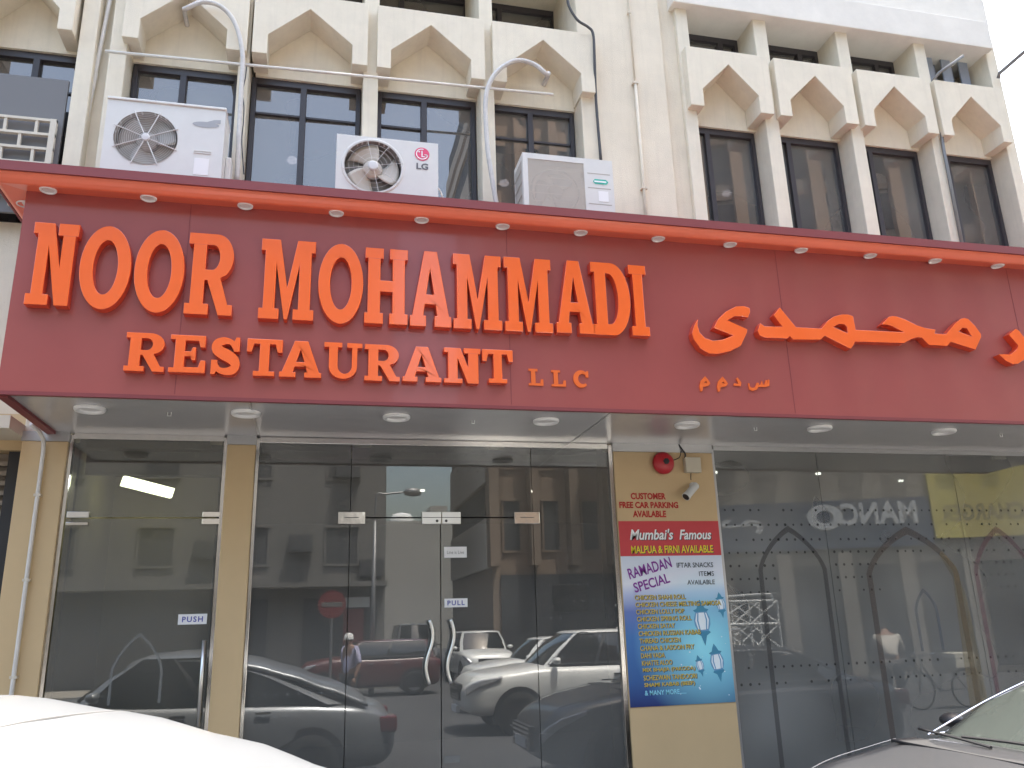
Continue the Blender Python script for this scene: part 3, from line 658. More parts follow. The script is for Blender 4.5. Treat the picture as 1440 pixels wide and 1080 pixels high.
for k, (s, u1) in enumerate(MENU):
    v = .413+k*.0388; u0 = .105+.003*k
    ptext(s, u0, u1, v, v+.027, 'ink_gold', bold=.02)
    ptext(s, u0+.006, u1+.006, v+.003, v+.029, 'ink_navy', y=-.0478, bold=.03)
ptext('& MANY MORE......', .14, .53, .917, .943, 'ink_cyan', bold=.015)
def lantern(u, v, s, tilt=0.):
    cx, cz = px(u), pz(v)
    def tr(l): return [(cx+(x*cos(tilt)-z*sin(tilt))*s, cz+(x*sin(tilt)+z*cos(tilt))*s) for x, z in l]
    MB().flat(tr([(-.30,.42),(-.38,.5),(-.2,.56),(-.12,.75),(0,.95),(.12,.75),(.2,.56),(.38,.5),(.30,.42)]), -.0472).flat(tr([(-.28,-.42),(-.34,-.5),(-.14,-.62),(-.05,-.9),(0,-1.05),(.05,-.9),(.14,-.62),(.34,-.5),(.28,-.42)]), -.0472).obj('lantern_print', 'lan_mid', PO, fix=False)
    MB().flat(tr([(-.28,.42),(-.40,.1),(-.38,-.15),(-.26,-.42),(.26,-.42),(.38,-.15),(.40,.1),(.28,.42)]), -.0468).obj('lantern_print', 'lan_blue', PO, fix=False)
    MB().flat(tr([(-.13,.38),(-.18,.05),(-.13,-.36),(.13,-.36),(.18,.05),(.13,.38)]), -.0475).flat(tr([(-.24,.36),(-.33,.05),(-.24,-.34),(-.19,-.34),(-.25,.05),(-.19,.36)]), -.0475).flat(tr([(.24,.36),(.33,.05),(.24,-.34),(.19,-.34),(.25,.05),(.19,.36)]), -.0475).obj('lantern_print', 'lan_white', PO, fix=False)
lantern(.745, .565, .20, .05); lantern(.855, .785, .165, .12); lantern(.685, .80, .095, .2); lantern(.945, .475, .115, .1)
bk = MB()
for k in range(26): bk.disc(px(random.uniform(.45, .97)), pz(random.uniform(.62, .97)), -.0470, random.uniform(.002, .007), 8)
bk.obj('sparkle_print', 'lan_white', PO, fix=False)
# parking notice lettering stuck on the pillar
PN = thing('parking_notice', 'red vinyl lettering CUSTOMER FREE CAR PARKING AVAILABLE on the tan pillar above the poster', 'notice', (3.0, -.042, 2.4))
for s, (x0, y0, x1, y1) in (('CUSTOMER', (886.5, 693, 936.5, 702.5)), ('FREE CAR PARKING', (870.5, 705.5, 954, 714.8)), ('AVAILABLE', (889.5, 718, 937, 727.5))):
    a, c = P(x0, y0, -.043), P(x1, y1, -.043)
    text_mb(s, a.x, c.x, c.z, a.z, -.0435, bold=.04).obj('lettering', 'ink_red', PN, fix=False)
# fire alarm bell
c = P(931, 652, -.05); FB = thing('alarm_bell', 'round red fire alarm bell on the tan pillar below the soffit', 'alarm bell', (c.x, -.04, c.z))
MB().lathe([(.075, 0), (.075, -.02), (.104, -.022), (.106, -.04), (.098, -.06), (.07, -.078), (.03, -.086), (.001, -.087)], (c.x, -.045, c.z), 'y', 36).obj('gong', 'bell_red', FB, smooth=True)
MB().lathe([(.03, -.08), (.03, -.096), (.001, -.098)], (c.x+.008, -.045, c.z+.008), 'y', 6).obj('nut', 'trim_black', FB)
box(c.x-.03, c.x+.03, -.045, -.04, c.z-.03, c.z+.03).obj('base', 'bell_red', FB)
j = P(974, 654, -.09); JB = thing('junction_box', 'square cream electrical junction box right of the red bell', 'junction box', (j.x, -.04, j.z))
MB().box(j.x-.075, j.x+.075, -.10, -.041, j.z-.07, j.z+.07).obj('box_body', 'box_cream', JB, bevel=.006)
box(j.x-.078, j.x+.078, -.108, -.1005, j.z-.073, j.z+.073).obj('lid', 'box_cream', JB, bevel=.004)
cb = P(958, 628, -.05)
CB = MB().tube(smooth_path([(cb.x-.03, -.03, 3.10), (cb.x+.0, -.06, 3.03), (cb.x+.03, -.06, 2.98), (j.x-.06, -.055, j.z+.065)]), .007, 8).obj('cable', 'black')
MB().tube(smooth_path([(cb.x-.01, -.06, 3.01), (cb.x-.03, -.048, 2.95), (c.x+.10, -.05, c.z+.03)]), .004, 6).obj('wire', 'black', FB)
tag(CB, 'thin black cable hanging from the soffit to the cream junction box', 'cable')
k = P(972, 690, -.13); SCM = thing('security_camera', 'white bullet security camera on the tan pillar pointing down left', 'camera', (k.x, -.04, k.z))
dv = Vector((-.70, -.25, -.62)).normalized()
def cyl_along(p0, d, segs, n=20):
    d = d.normalized(); u = d.orthogonal().normalized(); v = d.cross(u); vs = []; fs = []
    for r_, h in segs:
        for i in range(n): a = 2*pi*i/n; vs.append(Vector(p0)+d*h+(u*cos(a)+v*sin(a))*r_)
    for s_ in range(len(segs)-1):
        for i in range(n): fs.append((s_*n+i, s_*n+(i+1) % n, (s_+1)*n+(i+1) % n, (s_+1)*n+i))
    fs += [tuple(range(n))[::-1], tuple(range((len(segs)-1)*n, len(segs)*n))]
    return MB().add(vs, fs)
kp = Vector((k.x+.055, -.13, k.z+.055))
cyl_along(kp, dv, [(.03, 0), (.036, .01), (.036, .165), (.040, .166), (.040, .19)]).obj('camera_body', 'cam_white', SCM, bevel=.002)
cyl_along(kp+dv*.1905, dv, [(.034, 0), (.030, .002)]).obj('lens', 'black', SCM)
MB().tube([(k.x+.06, -.041, k.z+.06), (k.x+.06, -.08, k.z+.06), tuple(kp+dv*.03)], .013, 10).lathe([(.033, 0), (.033, -.012), (.001, -.012)], (k.x+.06, -.041, k.z+.06), 'y', 18).obj('bracket', 'cam_white', SCM)
MB().tube(smooth_path([(j.x-.01, -.06, j.z-.07), (j.x-.02, -.07, j.z-.11), (j.x-.03, -.09, j.z-.14)]), .004, 6).obj('cord', 'black', SCM)
# drain pipe on the left pillar
a = [P(x, y, -.08) for x, y in ((55, 603), (60, 618), (57, 640), (46, 740), (33, 850), (20, 975))]
pp = [(-2.19, -.30, 3.075), (-2.17, -.16, 3.05), (-2.155, -.085, 3.0), (-2.15, -.07, 2.9), (-2.15, -.07, 1.0), (-2.15, -.07, PAVE)]
DP = thing('drain_pipe', 'thin beige pipe running down the far left tan pillar', 'pipe', (-2.15, -.07, PAVE))
MB().tube(pp, .016, 10).obj('pipe_run', 'pipe_white', DP, smooth=True)
mb = MB(); 
for z in (2.55, 1.9, 1.2): mb.box(-2.175, -2.125, -.085, -.041, z, z+.02)
mb.obj('clip', 'pipe_beige', DP)
# ================================================================== AIR CONDITIONERS
def ac_box(x0, x1, z0, z1, y0, y1, par, hole=None, m='ac_white'):
    mb = MB(); o = [(x0, z0), (x1, z0), (x1, z1), (x0, z1)]
    mb.prism(o, y0, y0+.04, [hole] if hole else []); 
    mb.box(x0, x1, y1-.02, y1, z0, z1); mb.box(x0, x0+.02, y0+.04, y1-.02, z0, z1); mb.box(x1-.02, x1, y0+.04, y1-.02, z0, z1)
    mb.box(x0+.02, x1-.02, y0+.04, y1-.02, z1-.02, z1); mb.box(x0+.02, x1-.02, y0+.04, y1-.02, z0, z0+.02)
    return mb.obj('casing', m, par, fix=True)
def fan(cx, cz, y, r, par, blades=3, a0=20, m='fan_grey'):
    h = MB().lathe([(.001, -.03), (r*.3, -.025), (r*.34, 0), (r*.34, .05), (.001, .05)], (cx, y, cz), 'y', 24).obj('fan_hub', m, par, smooth=True)
    mb = MB()
    for b in range(blades):
        t0 = radians(a0+b*360/blades); vs = []; fs = []; N = 8; Mr = 5
        for i in range(N+1):
            for jx in range(Mr+1):
                rr = r*.30+(r*.93-r*.30)*jx/Mr; sweep = radians(78)*(i/N)+.35*jx/Mr
                a = t0+sweep; vs.append((cx+rr*cos(a), y+.05*(i/N-.5)*1.2+.01, cz+rr*sin(a)))
        for i in range(N):
            for jx in range(Mr):
                q = i*(Mr+1)+jx; fs.append((q, q+1, q+Mr+2, q+Mr+1))
        mb.add(vs, fs)
    o = mb.obj('fan_blades', m, par, smooth=True, fix=False)
    md = o.modifiers.new('s', 'SOLIDIFY'); md.thickness = .006
def guard(cx, cz, y, r, par, spokes=8, rings=16, m='wire', off=0., wr=.0022, sr=.006, hub=.035, dome=0.):
    mb = MB()
    for k in range(rings):
        rr = hub+(r-hub)*(k+1)/rings; yy = y-dome*(1-(rr/r)**2)
        mb.tube([(cx+rr*cos(2*pi*i/36), yy, cz+rr*sin(2*pi*i/36)) for i in range(36)], wr, 4, closed=True)
    for k in range(spokes):
        a = off+2*pi*k/spokes
        mb.tube([(cx+hub*cos(a), y-.006-dome, cz+hub*sin(a)), (cx+r*.6*cos(a), y-.006-dome*.64, cz+r*.6*sin(a)), (cx+(r+.02)*cos(a), y-.004, cz+(r+.02)*sin(a))], sr, 6)
    mb.lathe([(hub, .0), (hub, -.012-dome), (hub*.8, -.018-dome), (.001, -.02-dome)], (cx, y, cz), 'y', 20)
    return mb.obj('fan_guard', m, par)
def stand(x0, x1, y0, y1, z0, z1, par):
    mb = MB()
    for x in (x0+.12, x1-.16):
        mb.box(x, x+.04, y0-.02, y1+.02, z0+.002, z0+.04); mb.box(x, x+.04, y0+.02, y0+.06, z0+.04, z1); mb.box(x, x+.04, y1-.06, y1-.02, z0+.04, z1)
    mb.obj('stand', 'pole_grey', par)
YF = -.52; YB = -.18; R0 = 4.657
circ = lambda cx, cz, r, n=40: [(cx+r*cos(2*pi*k/n), cz+r*sin(2*pi*k/n)) for k in range(n)]
# unit 1 (left)
A = P(152, 138, YF); Bq = P(318, 156, YF); x0, x1, z1 = A.x, Bq.x-.0, (A.z+Bq.z)/2+.01; z0 = z1-.78
A1 = thing('air_conditioner', 'white outdoor unit with large round wire fan guard, leftmost on the sign roof', 'air conditioner', ((x0+x1)/2, -.35, R0), 'outdoor air conditioner units on the sign roof')
c1 = P(205, 194, YF); rr = .255
ac_box(x0, x1, z0, z1, YF, YB, A1, circ(c1.x, c1.z, rr))
MB().lathe([(rr, -.002), (rr, .10), (.001, .10)], (c1.x, YF, c1.z), 'y', 32).obj('shroud', 'ac_grey', A1)
fan(c1.x, c1.z, YF+.06, rr, A1, 3, 100); guard(c1.x, c1.z, YF-.004, rr, A1, 8, 13, off=.42, wr=.0014, sr=.0045)
em = P(293, 176, YF); 
MB().flat(arc(em.x-.02, em.z, .11, .028, 0, 360, 24)[:-1], YF-.003).flat([(em.x-.03, em.z+.02), (em.x+.05, em.z+.055), (em.x+.10, em.z+.06), (em.x+.10, em.z+.02)], YF-.0035).obj('emblem', 'worn_grey', A1, fix=False)
lb = P(283, 233, YF); box(lb.x-.06, lb.x+.06, YF-.003, YF-.0005, lb.z-.09, lb.z+.07).obj('label_sheet', 'paper', A1)
mb = MB()
for zz in (.12, .14): mb.box(lb.x-.07, lb.x+.07, YF-.006, YF-.0005, lb.z+zz-.004, lb.z+zz+.003)
mb.obj('louvre', 'ac_white', A1)
box(x0-.004, x1+.004, YF-.012, YB+.01, z1-.012, z1+.012).obj('lid', 'ac_white', A1, bevel=.006)
box(x1, x1+.05, YB-.16, YB-.02, z0+.10, z0+.42).obj('valve_cover', 'ac_white', A1, bevel=.01)
stand(x0, x1, YF, YB, R0, z0, A1)
# unit 2 (middle)
A = P(474, 187, YF); Bq = P(616, 203, YF); x0, x1, z1 = A.x, Bq.x, (A.z+Bq.z)/2; z0 = z1-.62
A2 = thing('air_conditioner', 'white outdoor unit with open fan blades and a pink round LG emblem', 'air conditioner', ((x0+x1)/2, -.35, R0), 'outdoor air conditioner units on the sign roof')
c1 = P(524.5, 234, YF); rr = .258
ac_box(x0, x1, z0, z1, YF, YB, A2, circ(c1.x, c1.z, rr))
MB().lathe([(rr, -.002), (rr, .12), (.001, .12)], (c1.x, YF, c1.z), 'y', 32).obj('shroud', 'shroud_grey', A2)
MB().lathe([(rr-.004, -.004), (rr+.012, -.012), (rr+.022, -.004), (rr+.024, .0)], (c1.x, YF, c1.z), 'y', 40).obj('rim', 'ac_white', A2, smooth=True)
fan(c1.x, c1.z, YF+.05, rr, A2, 3, 60, 'fan_beige'); guard(c1.x, c1.z, YF-.008, rr, A2, 8, 5, off=.2, sr=.0022, hub=.045, wr=.0011)
lg = P(593.5, 217, YF); MB().disc(lg.x, lg.z, YF-.003, .068, 32).obj('emblem', 'logo_pink', A2, fix=False)
e_ = MB(); e_.flat([(lg.x-.006, lg.z+.034), (lg.x+.004, lg.z+.034), (lg.x+.004, lg.z-.022), (lg.x+.028, lg.z-.022), (lg.x+.028, lg.z-.031), (lg.x-.006, lg.z-.031)], YF-.0045)
ro = arc(lg.x, lg.z, .056, .056, 75, 352, 24); ri = arc(lg.x, lg.z, .047, .047, 352, 75, 24)
e_.flat(ro+[(lg.x+.02, lg.z-.008), (lg.x+.02, lg.z-.001), (lg.x+.045, lg.z-.001)]+ri[1:], YF-.0045); e_.disc(lg.x-.026, lg.z+.022, YF-.0045, .008, 12)
e_.obj('emblem', 'ink_white', A2, fix=False)
tq0, tq1 = P(585.5, 229, YF), P(602, 239.5, YF)
text_mb('LG', tq0.x, tq1.x, tq1.z, tq0.z, YF-.0035, bold=.03).obj('lettering', 'logo_grey', A2, fix=False)
MB().tube(smooth_path([(x1, YB-.1, z0+.30), (x1+.04, YB-.1, z0+.29), (x1+.08, YB-.1, z0+.18), (x1+.09, YB-.1, z0+.0)]), .008, 8).obj('hose', 'pipe_white', A2)
box(x1, x1+.06, YB-.2, YB-.03, z0+.02, z0+.14).obj('valve_cover', 'ac_white', A2, bevel=.01)
stand(x0, x1, YF, YB, R0, z0, A2)
# unit 3 (right)
A = P(736, 216, YF); Bq = P(860, 222, YF); x0, x1, z1 = A.x-.01, Bq.x, (A.z+Bq.z)/2-.01; z0 = z1-.64
A3 = thing('air_conditioner', 'white outdoor unit with square beige grille and green badge, rightmost on the sign', 'air conditioner', ((x0+x1)/2, -.35, R0), 'outdoor air conditioner units on the sign roof')
gx0, gx1 = P(743, 250, YF).x, P(822, 250, YF).x; gz1 = P(780, 226, YF).z; gz0 = z0+.03
ac_box(x0, x1, z0, z1, YF, YB, A3, [(gx0, gz0), (gx1, gz0), (gx1, gz1), (gx0, gz1)])
box(gx0-.0, gx1, YF+.10, YF+.11, gz0, gz1).obj('coil', 'grille_beige', A3)
mb = MB(); x = gx0+.004
while x < gx1-.004: mb.box(x, x+.0062, YF+.004, YF+.010, gz0, gz1); x += .0105
z = gz0+.03
while z < gz1: mb.box(gx0, gx1, YF+.0105, YF+.014, z, z+.006); z += .085
mb.obj('grille', 'grille_beige', A3)
gc = ((gx0+gx1)/2, (gz0+gz1)/2-.02)
MB().lathe([(.245, 0), (.235, -.012), (.225, 0)], (gc[0], YF+.06, gc[1]), 'y', 36).obj('shroud', 'ac_grey', A3)
fan(gc[0], gc[1], YF+.06, .22, A3, 3, 10)
bd = P(844.5, 256, YF); w_, h_ = .078, .026
MB().flat([(bd.x-w_, bd.z), (bd.x-w_+.02, bd.z+h_), (bd.x+w_-.02, bd.z+h_), (bd.x+w_, bd.z), (bd.x+w_-.02, bd.z-h_), (bd.x-w_+.02, bd.z-h_)], YF-.003).obj('badge', 'logo_teal', A3, fix=False)
MB().box(bd.x-w_+.014, bd.x+w_-.022, YF-.005, YF-.0035, bd.z-.008, bd.z+.008).obj('badge', 'ink_white', A3)
mb = MB()
for zz in (.085, -.07, -.24): mb.box(gx1+.03, x1-.03, YF-.0015, YF+.001, bd.z+zz-.004, bd.z+zz+.004)
mb.obj('seam', 'ac_grey', A3); box(bd.x-.03, bd.x+.07, YF-.003, YF-.0005, bd.z-.21, bd.z-.10).obj('label_sheet', 'paper', A3)
mb = MB()
for k in range(9): mb.box(x0-.004, x0, YF+.05+k*.03, YF+.06+k*.03, z0+.06, z1-.06)
for k in range(4): mb.box(x0-.006, x0-.003, YF+.05, YB-.03, z0+.08+k*.13, z0+.095+k*.13)
mb.obj('side_grille', 'ac_grey', A3)
stand(x0, x1, YF, YB, R0, z0, A3)
MB().tube(smooth_path([(x1, YB-.1, z0+.30), (x1+.06, YB-.12, z0+.22), (x1+.09, YB-.12, z0+.05), (x1+.08, YB-.12, R0)]), .006, 6).obj('cord', 'pipe_beige', A3)
# ================================================================== PIPES ON THE FACADE
def pipe(name, pts, r, m, label, sm=True, clips=(), n=10):
    t_ = thing(name, label, 'pipe', tuple(pts[-1]))
    MB().tube(smooth_path(pts, 6) if sm else pts, r, n).obj('pipe_run', m, t_, smooth=True)
    if clips:
        mb = MB()
        for c in clips: mb.box(c[0]-r*1.9, c[0]+r*1.9, c[1]-r*1.15, .0, c[2]-.010, c[2]+.010)
        mb.obj('clip', 'pipe_beige', t_)
    return t_
a = P(148, 72, -.13); b_ = P(778, 133, -.13)
pipe('water_pipe', [(a.x, -.13, a.z), (b_.x, -.13, b_.z)], .014, 'pipe_white', 'long straight white pipe crossing the arches above the air conditioners', False)
pipe('water_pipe', [(P(160, -25, .08).x, .08, P(160, -25, .08).z), (P(137, 88, .08).x, .08, P(137, 88, .08).z), (P(134, 110, .1).x, .09, P(134, 110, .1).z), (P(122, 170, .1).x, .09, P(122, 170, .1).z), (P(107, 240, .1).x, .09, 5.0)], .02, 'pipe_white', 'bent white pipe dropping down the groove left of the first air conditioner')
hp = P(765, 118, .2)
pipe('insulated_pipe', [(hp.x, .22, hp.z), (hp.x+.01, .05, hp.z+.02)]+[tuple(P(x, y, -.16)) for x, y in ((768, 104), (752, 91), (730, 85), (710, 92), (692, 110), (683, 140), (685, 200), (691, 245))]+[tuple(P(699, 292, -.16))], .024, 'pipe_wrap', 'wrapped grey pipe looping out of the arch above the right air conditioner')
hp = P(263, 34, .2)
pipe('insulated_pipe', [(hp.x, .22, hp.z), (hp.x, .02, hp.z+.01)]+[tuple(P(x, y, -.16)) for x, y in ((262, 12), (285, 3), (310, 9), (330, 32), (341, 75), (339, 130), (336, 190))]+[tuple(P(333, 255, -.16))], .022, 'pipe_wrap', 'wrapped grey pipe bending out of the arch above the leftmost air conditioner')
MB_ = MB().tube(smooth_path([tuple(P(x, y, -.04)) for x, y in ((347, 90), (345, 110), (341, 130), (343, 150), (342, 175), (340, 200), (343, 245))]), .006, 6).obj('cable', 'pipe_dark')
tag(MB_, 'thin dark cable sagging beside the wrapped pipe on the column above the leftmost air conditioner', 'cable')
c5 = [tuple(P(x, y, -.14)) for x, y in ((797, -12), (800, 8), (812, 28), (827, 38), (834, 48))]+[(P(836, 80, -.125).x, -.125, P(836, 80, -.125).z), (P(840, 140, -.1).x, -.06, P(840, 140, -.06).z), (P(845, 225, -.03).x, -.03, P(845, 225, -.03).z)]
pipe('drain_pipe', c5, .015, 'pipe_dark', 'thin black pipe running down beside the right edge of the last left arch')
x_ = P(893, 115, -.03).x
pipe('conduit', [(x_, -.028, 9.5), (x_, -.028, 7.09)], .009, 'pipe_beige', 'thin upper length of beige conduit on the plain wall between the window groups', False, [(x_, -.03, 8.0)])
pipe('conduit', [(x_, -.03, 7.10), (x_, -.03, 4.66)], .017, 'pipe_beige', 'thicker lower length of cream conduit on the plain wall between the window groups', False, [(x_, -.03, 7.08), (x_, -.03, 5.8)])
pipe('drain_pipe', [tuple(P(1354, 79, -.25)), tuple(P(1320, 103, -.15)), (P(1312.5, 113, -.06).x, -.05, P(1312.5, 113, -.06).z), (P(1312.5, 113, -.06).x+.02, -.03, 7.3), (7.0, -.04, 6.7), (6.99, -.04, 4.66)], .02, 'pole_grey', 'grey pipe with an angled top arm between the last two right arches', False)
pipe('roof_cable', [tuple(P(1404, 110, -.05)), tuple(P(1405.5, 103, -.08)), tuple(P(1470, 47, -.6)), tuple(P(1530, -10, -1.2))], .022, 'pole_grey', 'dark bar sticking out past the right end of the building against the white sky', False)
# lattice grille left
LG_ = thing('window_grille', 'cream lattice grille of offset rectangles in the far left upper window', 'grille', (-2.8, .0, 4.7))
gx1, gz1 = P(81, 172, -.02).x, P(81, 172, -.02).z
mb = MB(); gx0 = -3.2
for k in range(6):
    z = gz1-k*.145
    mb.box(gx0, gx1, -.045, -.005, z-.012, z+.012)
    x = gx1-.16-(.12 if k % 2 else 0)
    while x > gx0:
        mb.box(x-.012, x+.012, -.04, -.01, z-.133, z-.012); x -= .25
mb.box(gx1-.05, gx1, -.048, -.002, 4.7, gz1+.013)
mb.obj('lattice', 'lattice', LG_)
mb = MB(); mb.box(-3.14, -2.37, .02, .05, 5.02, gz1+.47); mb.obj('backing_board', 'mesh_grey', LG_)
# ================================================================== VEHICLES (local x runs from nose to tail)
def lerp_keys(keys, x):
    if x <= keys[0][0]: return keys[0][1]
    for (a, va), (b, vb) in zip(keys, keys[1:]):
        if x <= b:
            t = (x-a)/(b-a); t = t*t*(3-2*t)*.5+t*.5; return va+(vb-va)*t
    return keys[-1][1]
def loft(rings, closed=True, caps=True):
    n = len(rings[0]); vs = [p for r in rings for p in r]; fs = []
    for i in range(len(rings)-1):
        for k in range(n if closed else n-1):
            fs.append((i*n+k, i*n+(k+1) % n, (i+1)*n+(k+1) % n, (i+1)*n+k))
    if caps: fs += [tuple(range(n)), tuple(range((len(rings)-1)*n, len(rings)*n))[::-1]]
    return MB().add(vs, fs)
def wheel(x, y, r, wd, par, side):
    w_ = MB().lathe([(r*.62, -wd/2), (r*.93, -wd/2), (r, -wd*.36), (r, wd*.36), (r*.93, wd/2), (r*.62, wd/2)], (x, y, r), 'y', 28).obj('wheel', 'tyre', par, smooth=True)
    s = side; q = MB().lathe([(r*.62, wd*.42*s), (r*.60, wd*.30*s), (r*.16, wd*.36*s), (.001, wd*.38*s)], (x, y, r), 'y', 28)
    for k in range(5):
        a = 2*pi*k/5; c, d = cos(a), sin(a); p = .16*r
        q.add([(x+c*r*.1-d*p*.5, y+s*wd*.44, r+d*r*.1+c*p*.5), (x+c*r*.1+d*p*.5, y+s*wd*.44, r+d*r*.1-c*p*.5), (x+c*r*.61+d*p*.4, y+s*wd*.46, r+d*r*.61-c*p*.4), (x+c*r*.61-d*p*.4, y+s*wd*.46, r+d*r*.61+c*p*.4)], [(0, 1, 2, 3)])
    q.obj('rim', 'rim', w_, fix=False)
def car(name, label, loc, L, W, paint, top, hw, cab, wheels, rot=0., group=None, zlow=.24, roof_paint=None, grille=True, wr=.33, bed=None, tail=True, glass='carglass', rear=None, mdx=.12, mr=1., screen=None):
    t = thing(name, label, 'car' if 'pickup' not in name else 'pickup truck', loc, group, local=True); t.rotation_euler.z = rot
    NX = 40; rings = []
    for i in range(NX+1):
        u = i/NX; u = .5-.5*cos(pi*u) if False else u
        x = u*L; w2 = lerp_keys(hw, u)*W/2; zt = lerp_keys(top, u)
        zb = zlow+.18*max(0, 1-u/.05)**2+.2*max(0, 1-(1-u)/.05)**2
        zt = max(zt, zb+.12); h = zt-zb
        half = [(0, zt), (.40*w2, zt-.006), (.72*w2, zt-.022), (.90*w2, zt-.055*min(1, h*1.6)), (.975*w2, zt-.13*min(1, h*1.3)), (w2, zb+h*.60), (.985*w2, zb+h*.36), (.97*w2, zb+h*.14), (.93*w2, zb), (.5*w2, zb-.01), (0, zb-.01)]
        ring = [(x, y, z) for y, z in half]+[(x, -y, z) for y, z in half[-2:0:-1]]
        rings.append(ring)
    loft(rings).obj('body', paint, t, smooth=True, sub=1)
    # cabin: belt ring, mid ring, roof ring, crown.  columns: f0 f1 a1 a2 s b1 b2 s c1 c2 r1 r0
    bx0, bx1, rx0, rx1, zr, bw, rw, zb0, zb1 = cab
    def ring(x0, x1, w_, z0, z1, bow):
        l = x1-x0
        half = [(0, 0), (.008+bow*.25, .50), (.02+bow, .86), (.05+bow*1.3, .97), (.26, 1.0), (.47, 1.0), (.50, 1.0), (.68, 1.0), (.90, .985), (.96, .90), (.99, .5), (1.0, 0)]
        return [(x0+l*a, w_*b, z0+(z1-z0)*a) for a, b in half]
    belt = ring(bx0, bx1, bw, zb0, zb1, .035); roof = ring(rx0, rx1, rw, zr-.055, zr-.055, .03)
    mid = [tuple(b+(r-b)*.5 for b, r in zip(p, q)) for p, q in zip(belt, roof)]
    mid = [(x, y*1.035, z+.012) for x, y, z in mid]
    rows = [[(x, y, z-.06) for x, y, z in belt], mid, roof]
    def strip(cols, off=0., rws=rows, sides=(1, -1)):
        mb = MB()
        for s in sides:
            pts = [[(rws[r][c][0], s*(rws[r][c][1]+off), rws[r][c][2]) for c in cols] for r in range(3)]
            n = len(cols); vs = [p for r in pts for p in r]
            fs = [(r*n+c, r*n+c+1, (r+1)*n+c+1, (r+1)*n+c) for r in range(2) for c in range(n-1)]
            mb.add(vs, fs)
        return mb
    strip([0, 1, 2]).obj('windscreen', screen or glass, t, smooth=True); strip([9, 10, 11], .002 if rear else 0).obj('tailgate' if rear else 'rear_window', rear or glass, t, smooth=True)
    for sd_ in (1, -1):
        for cols in ([3, 4, 5], [6, 7, 8]): strip(cols, sides=(sd_,)).obj('side_window', glass, t, smooth=True)
        strip([2, 3], .004, sides=(sd_,)).obj('pillar', paint, t, smooth=True); strip([5, 6], .003, sides=(sd_,)).obj('pillar', 'trim_black', t); strip([8, 9], .004, sides=(sd_,)).obj('pillar', paint, t, smooth=True)
    rp = [(x, y, z) for x, y, z in roof]; full = rp+[(x, -y, z) for x, y, z in rp[-2:0:-1]]
    cx = (rx0+rx1)/2
    def sc(k, kz): return [(cx+(x-cx)*k, y*k, z+kz) for x, y, z in full]
    loft([sc(1.012, -.012), sc(1.012, .004), sc(.965, .026), sc(.80, .045), sc(.45, .055), sc(.05, .057)]).obj('roof', roof_paint or paint, t, smooth=True)
    # chrome waist line, handles, mirrors, lights
    mb = MB()
    for s in (1, -1):
        mb.tube([(belt[c][0], s*(belt[c][1]+.012), belt[c][2]+.002) for c in (3, 4, 5, 6, 7, 8)], .008, 6)
        mb.tube(smooth_path([(r_[c][0], s*(r_[c][1]+.012), r_[c][2]) for r_, c in ((belt, 3), (mid, 3), (roof, 3), (roof, 4), (roof, 5), (roof, 7), (roof, 8), (mid, 8), (belt, 8))], 4), .006, 6)
    mb.obj('window_trim', 'chrome' if paint != 'paint_white' else 'trim_black', t)
    for s in (1, -1):
        wy = s*(lerp_keys(hw, .5)*W/2-.004)
        for xx in (.47, .66):
            if xx*L < bx1-.3: box(xx*L, xx*L+.17, wy-.012, wy+.014, zb0-.20, zb0-.17).obj('door_handle', 'chrome', t, bevel=.006)
        m_ = MB().lathe([(.001, -.07*mr), (.06*mr, -.055*mr), (.09*mr, 0), (.085*mr, .05*mr), (.001, .06*mr)], (0, 0, 0), 'x', 16).obj('mirror', paint if paint != 'paint_dark' else 'trim_black', t, smooth=True, loc=(belt[3][0]+mdx, s*(bw+.13), zb0+.06)); m_.scale = (1, 1.15, .66)
        MB().tube([(belt[3][0]+mdx, s*(bw-.02), zb0+.01), (belt[3][0]+mdx, s*(bw+.10), zb0+.04)], .02, 8).obj('mirror_arm', 'trim_black', t)
        yl = lerp_keys(hw, .035)*W/2
        hz = lerp_keys(top, .05)-.13
        hl = MB(); pts = []
        for u in (.012, .03, .055, .085, .115):
            yy = lerp_keys(hw, u)*W/2; zt_ = lerp_keys(top, u)
            pts.append(((u*L, s*(yy+.006), zt_-.10), (u*L, s*(yy+.010), zt_-.24+u*.9)))
        vs = []; fs = []
        for (a, b) in pts: vs += [a, b, (b[0]+.03, b[1]-s*.06, b[2]), (a[0]+.03, a[1]-s*.06, a[2]+.01)]
        for i in range(len(pts)-1):
            for k in range(4): fs.append((i*4+k, i*4+(k+1) % 4, i*4+4+(k+1) % 4, i*4+4+k))
        fs += [(0, 1, 2, 3), tuple(range(len(vs)-4, len(vs)))]
        hl.add(vs, fs).obj('headlight', 'headlamp', t, smooth=False, bevel=.01)
        if tail:
            zt_ = lerp_keys(top, .965); yy = lerp_keys(hw, .965)*W/2
            box(.95*L, 1.0*L-.02, min(s*(yy-.28), s*(yy+.008)), max(s*(yy-.28), s*(yy+.008)), zt_-.28, zt_-.10).obj('tail_light', 'taillamp', t, bevel=.03)
        for xw in wheels:
            yw = s*(lerp_keys(hw, xw)*W/2-.09)
            ar = [(xw*L+(wr+.065)*cos(radians(a)), wr+(wr+.065)*sin(radians(a))) for a in range(-18, 199, 12)]
            yy = lerp_keys(hw, xw)*W/2
            MB().prism(ar, min(s*(yy-.25), s*(yy+.003)), max(s*(yy-.25), s*(yy+.003))).obj('wheel_arch', 'trim_black', t)
            wheel(xw*L, s*(yy-.10), wr, .22, t, s)
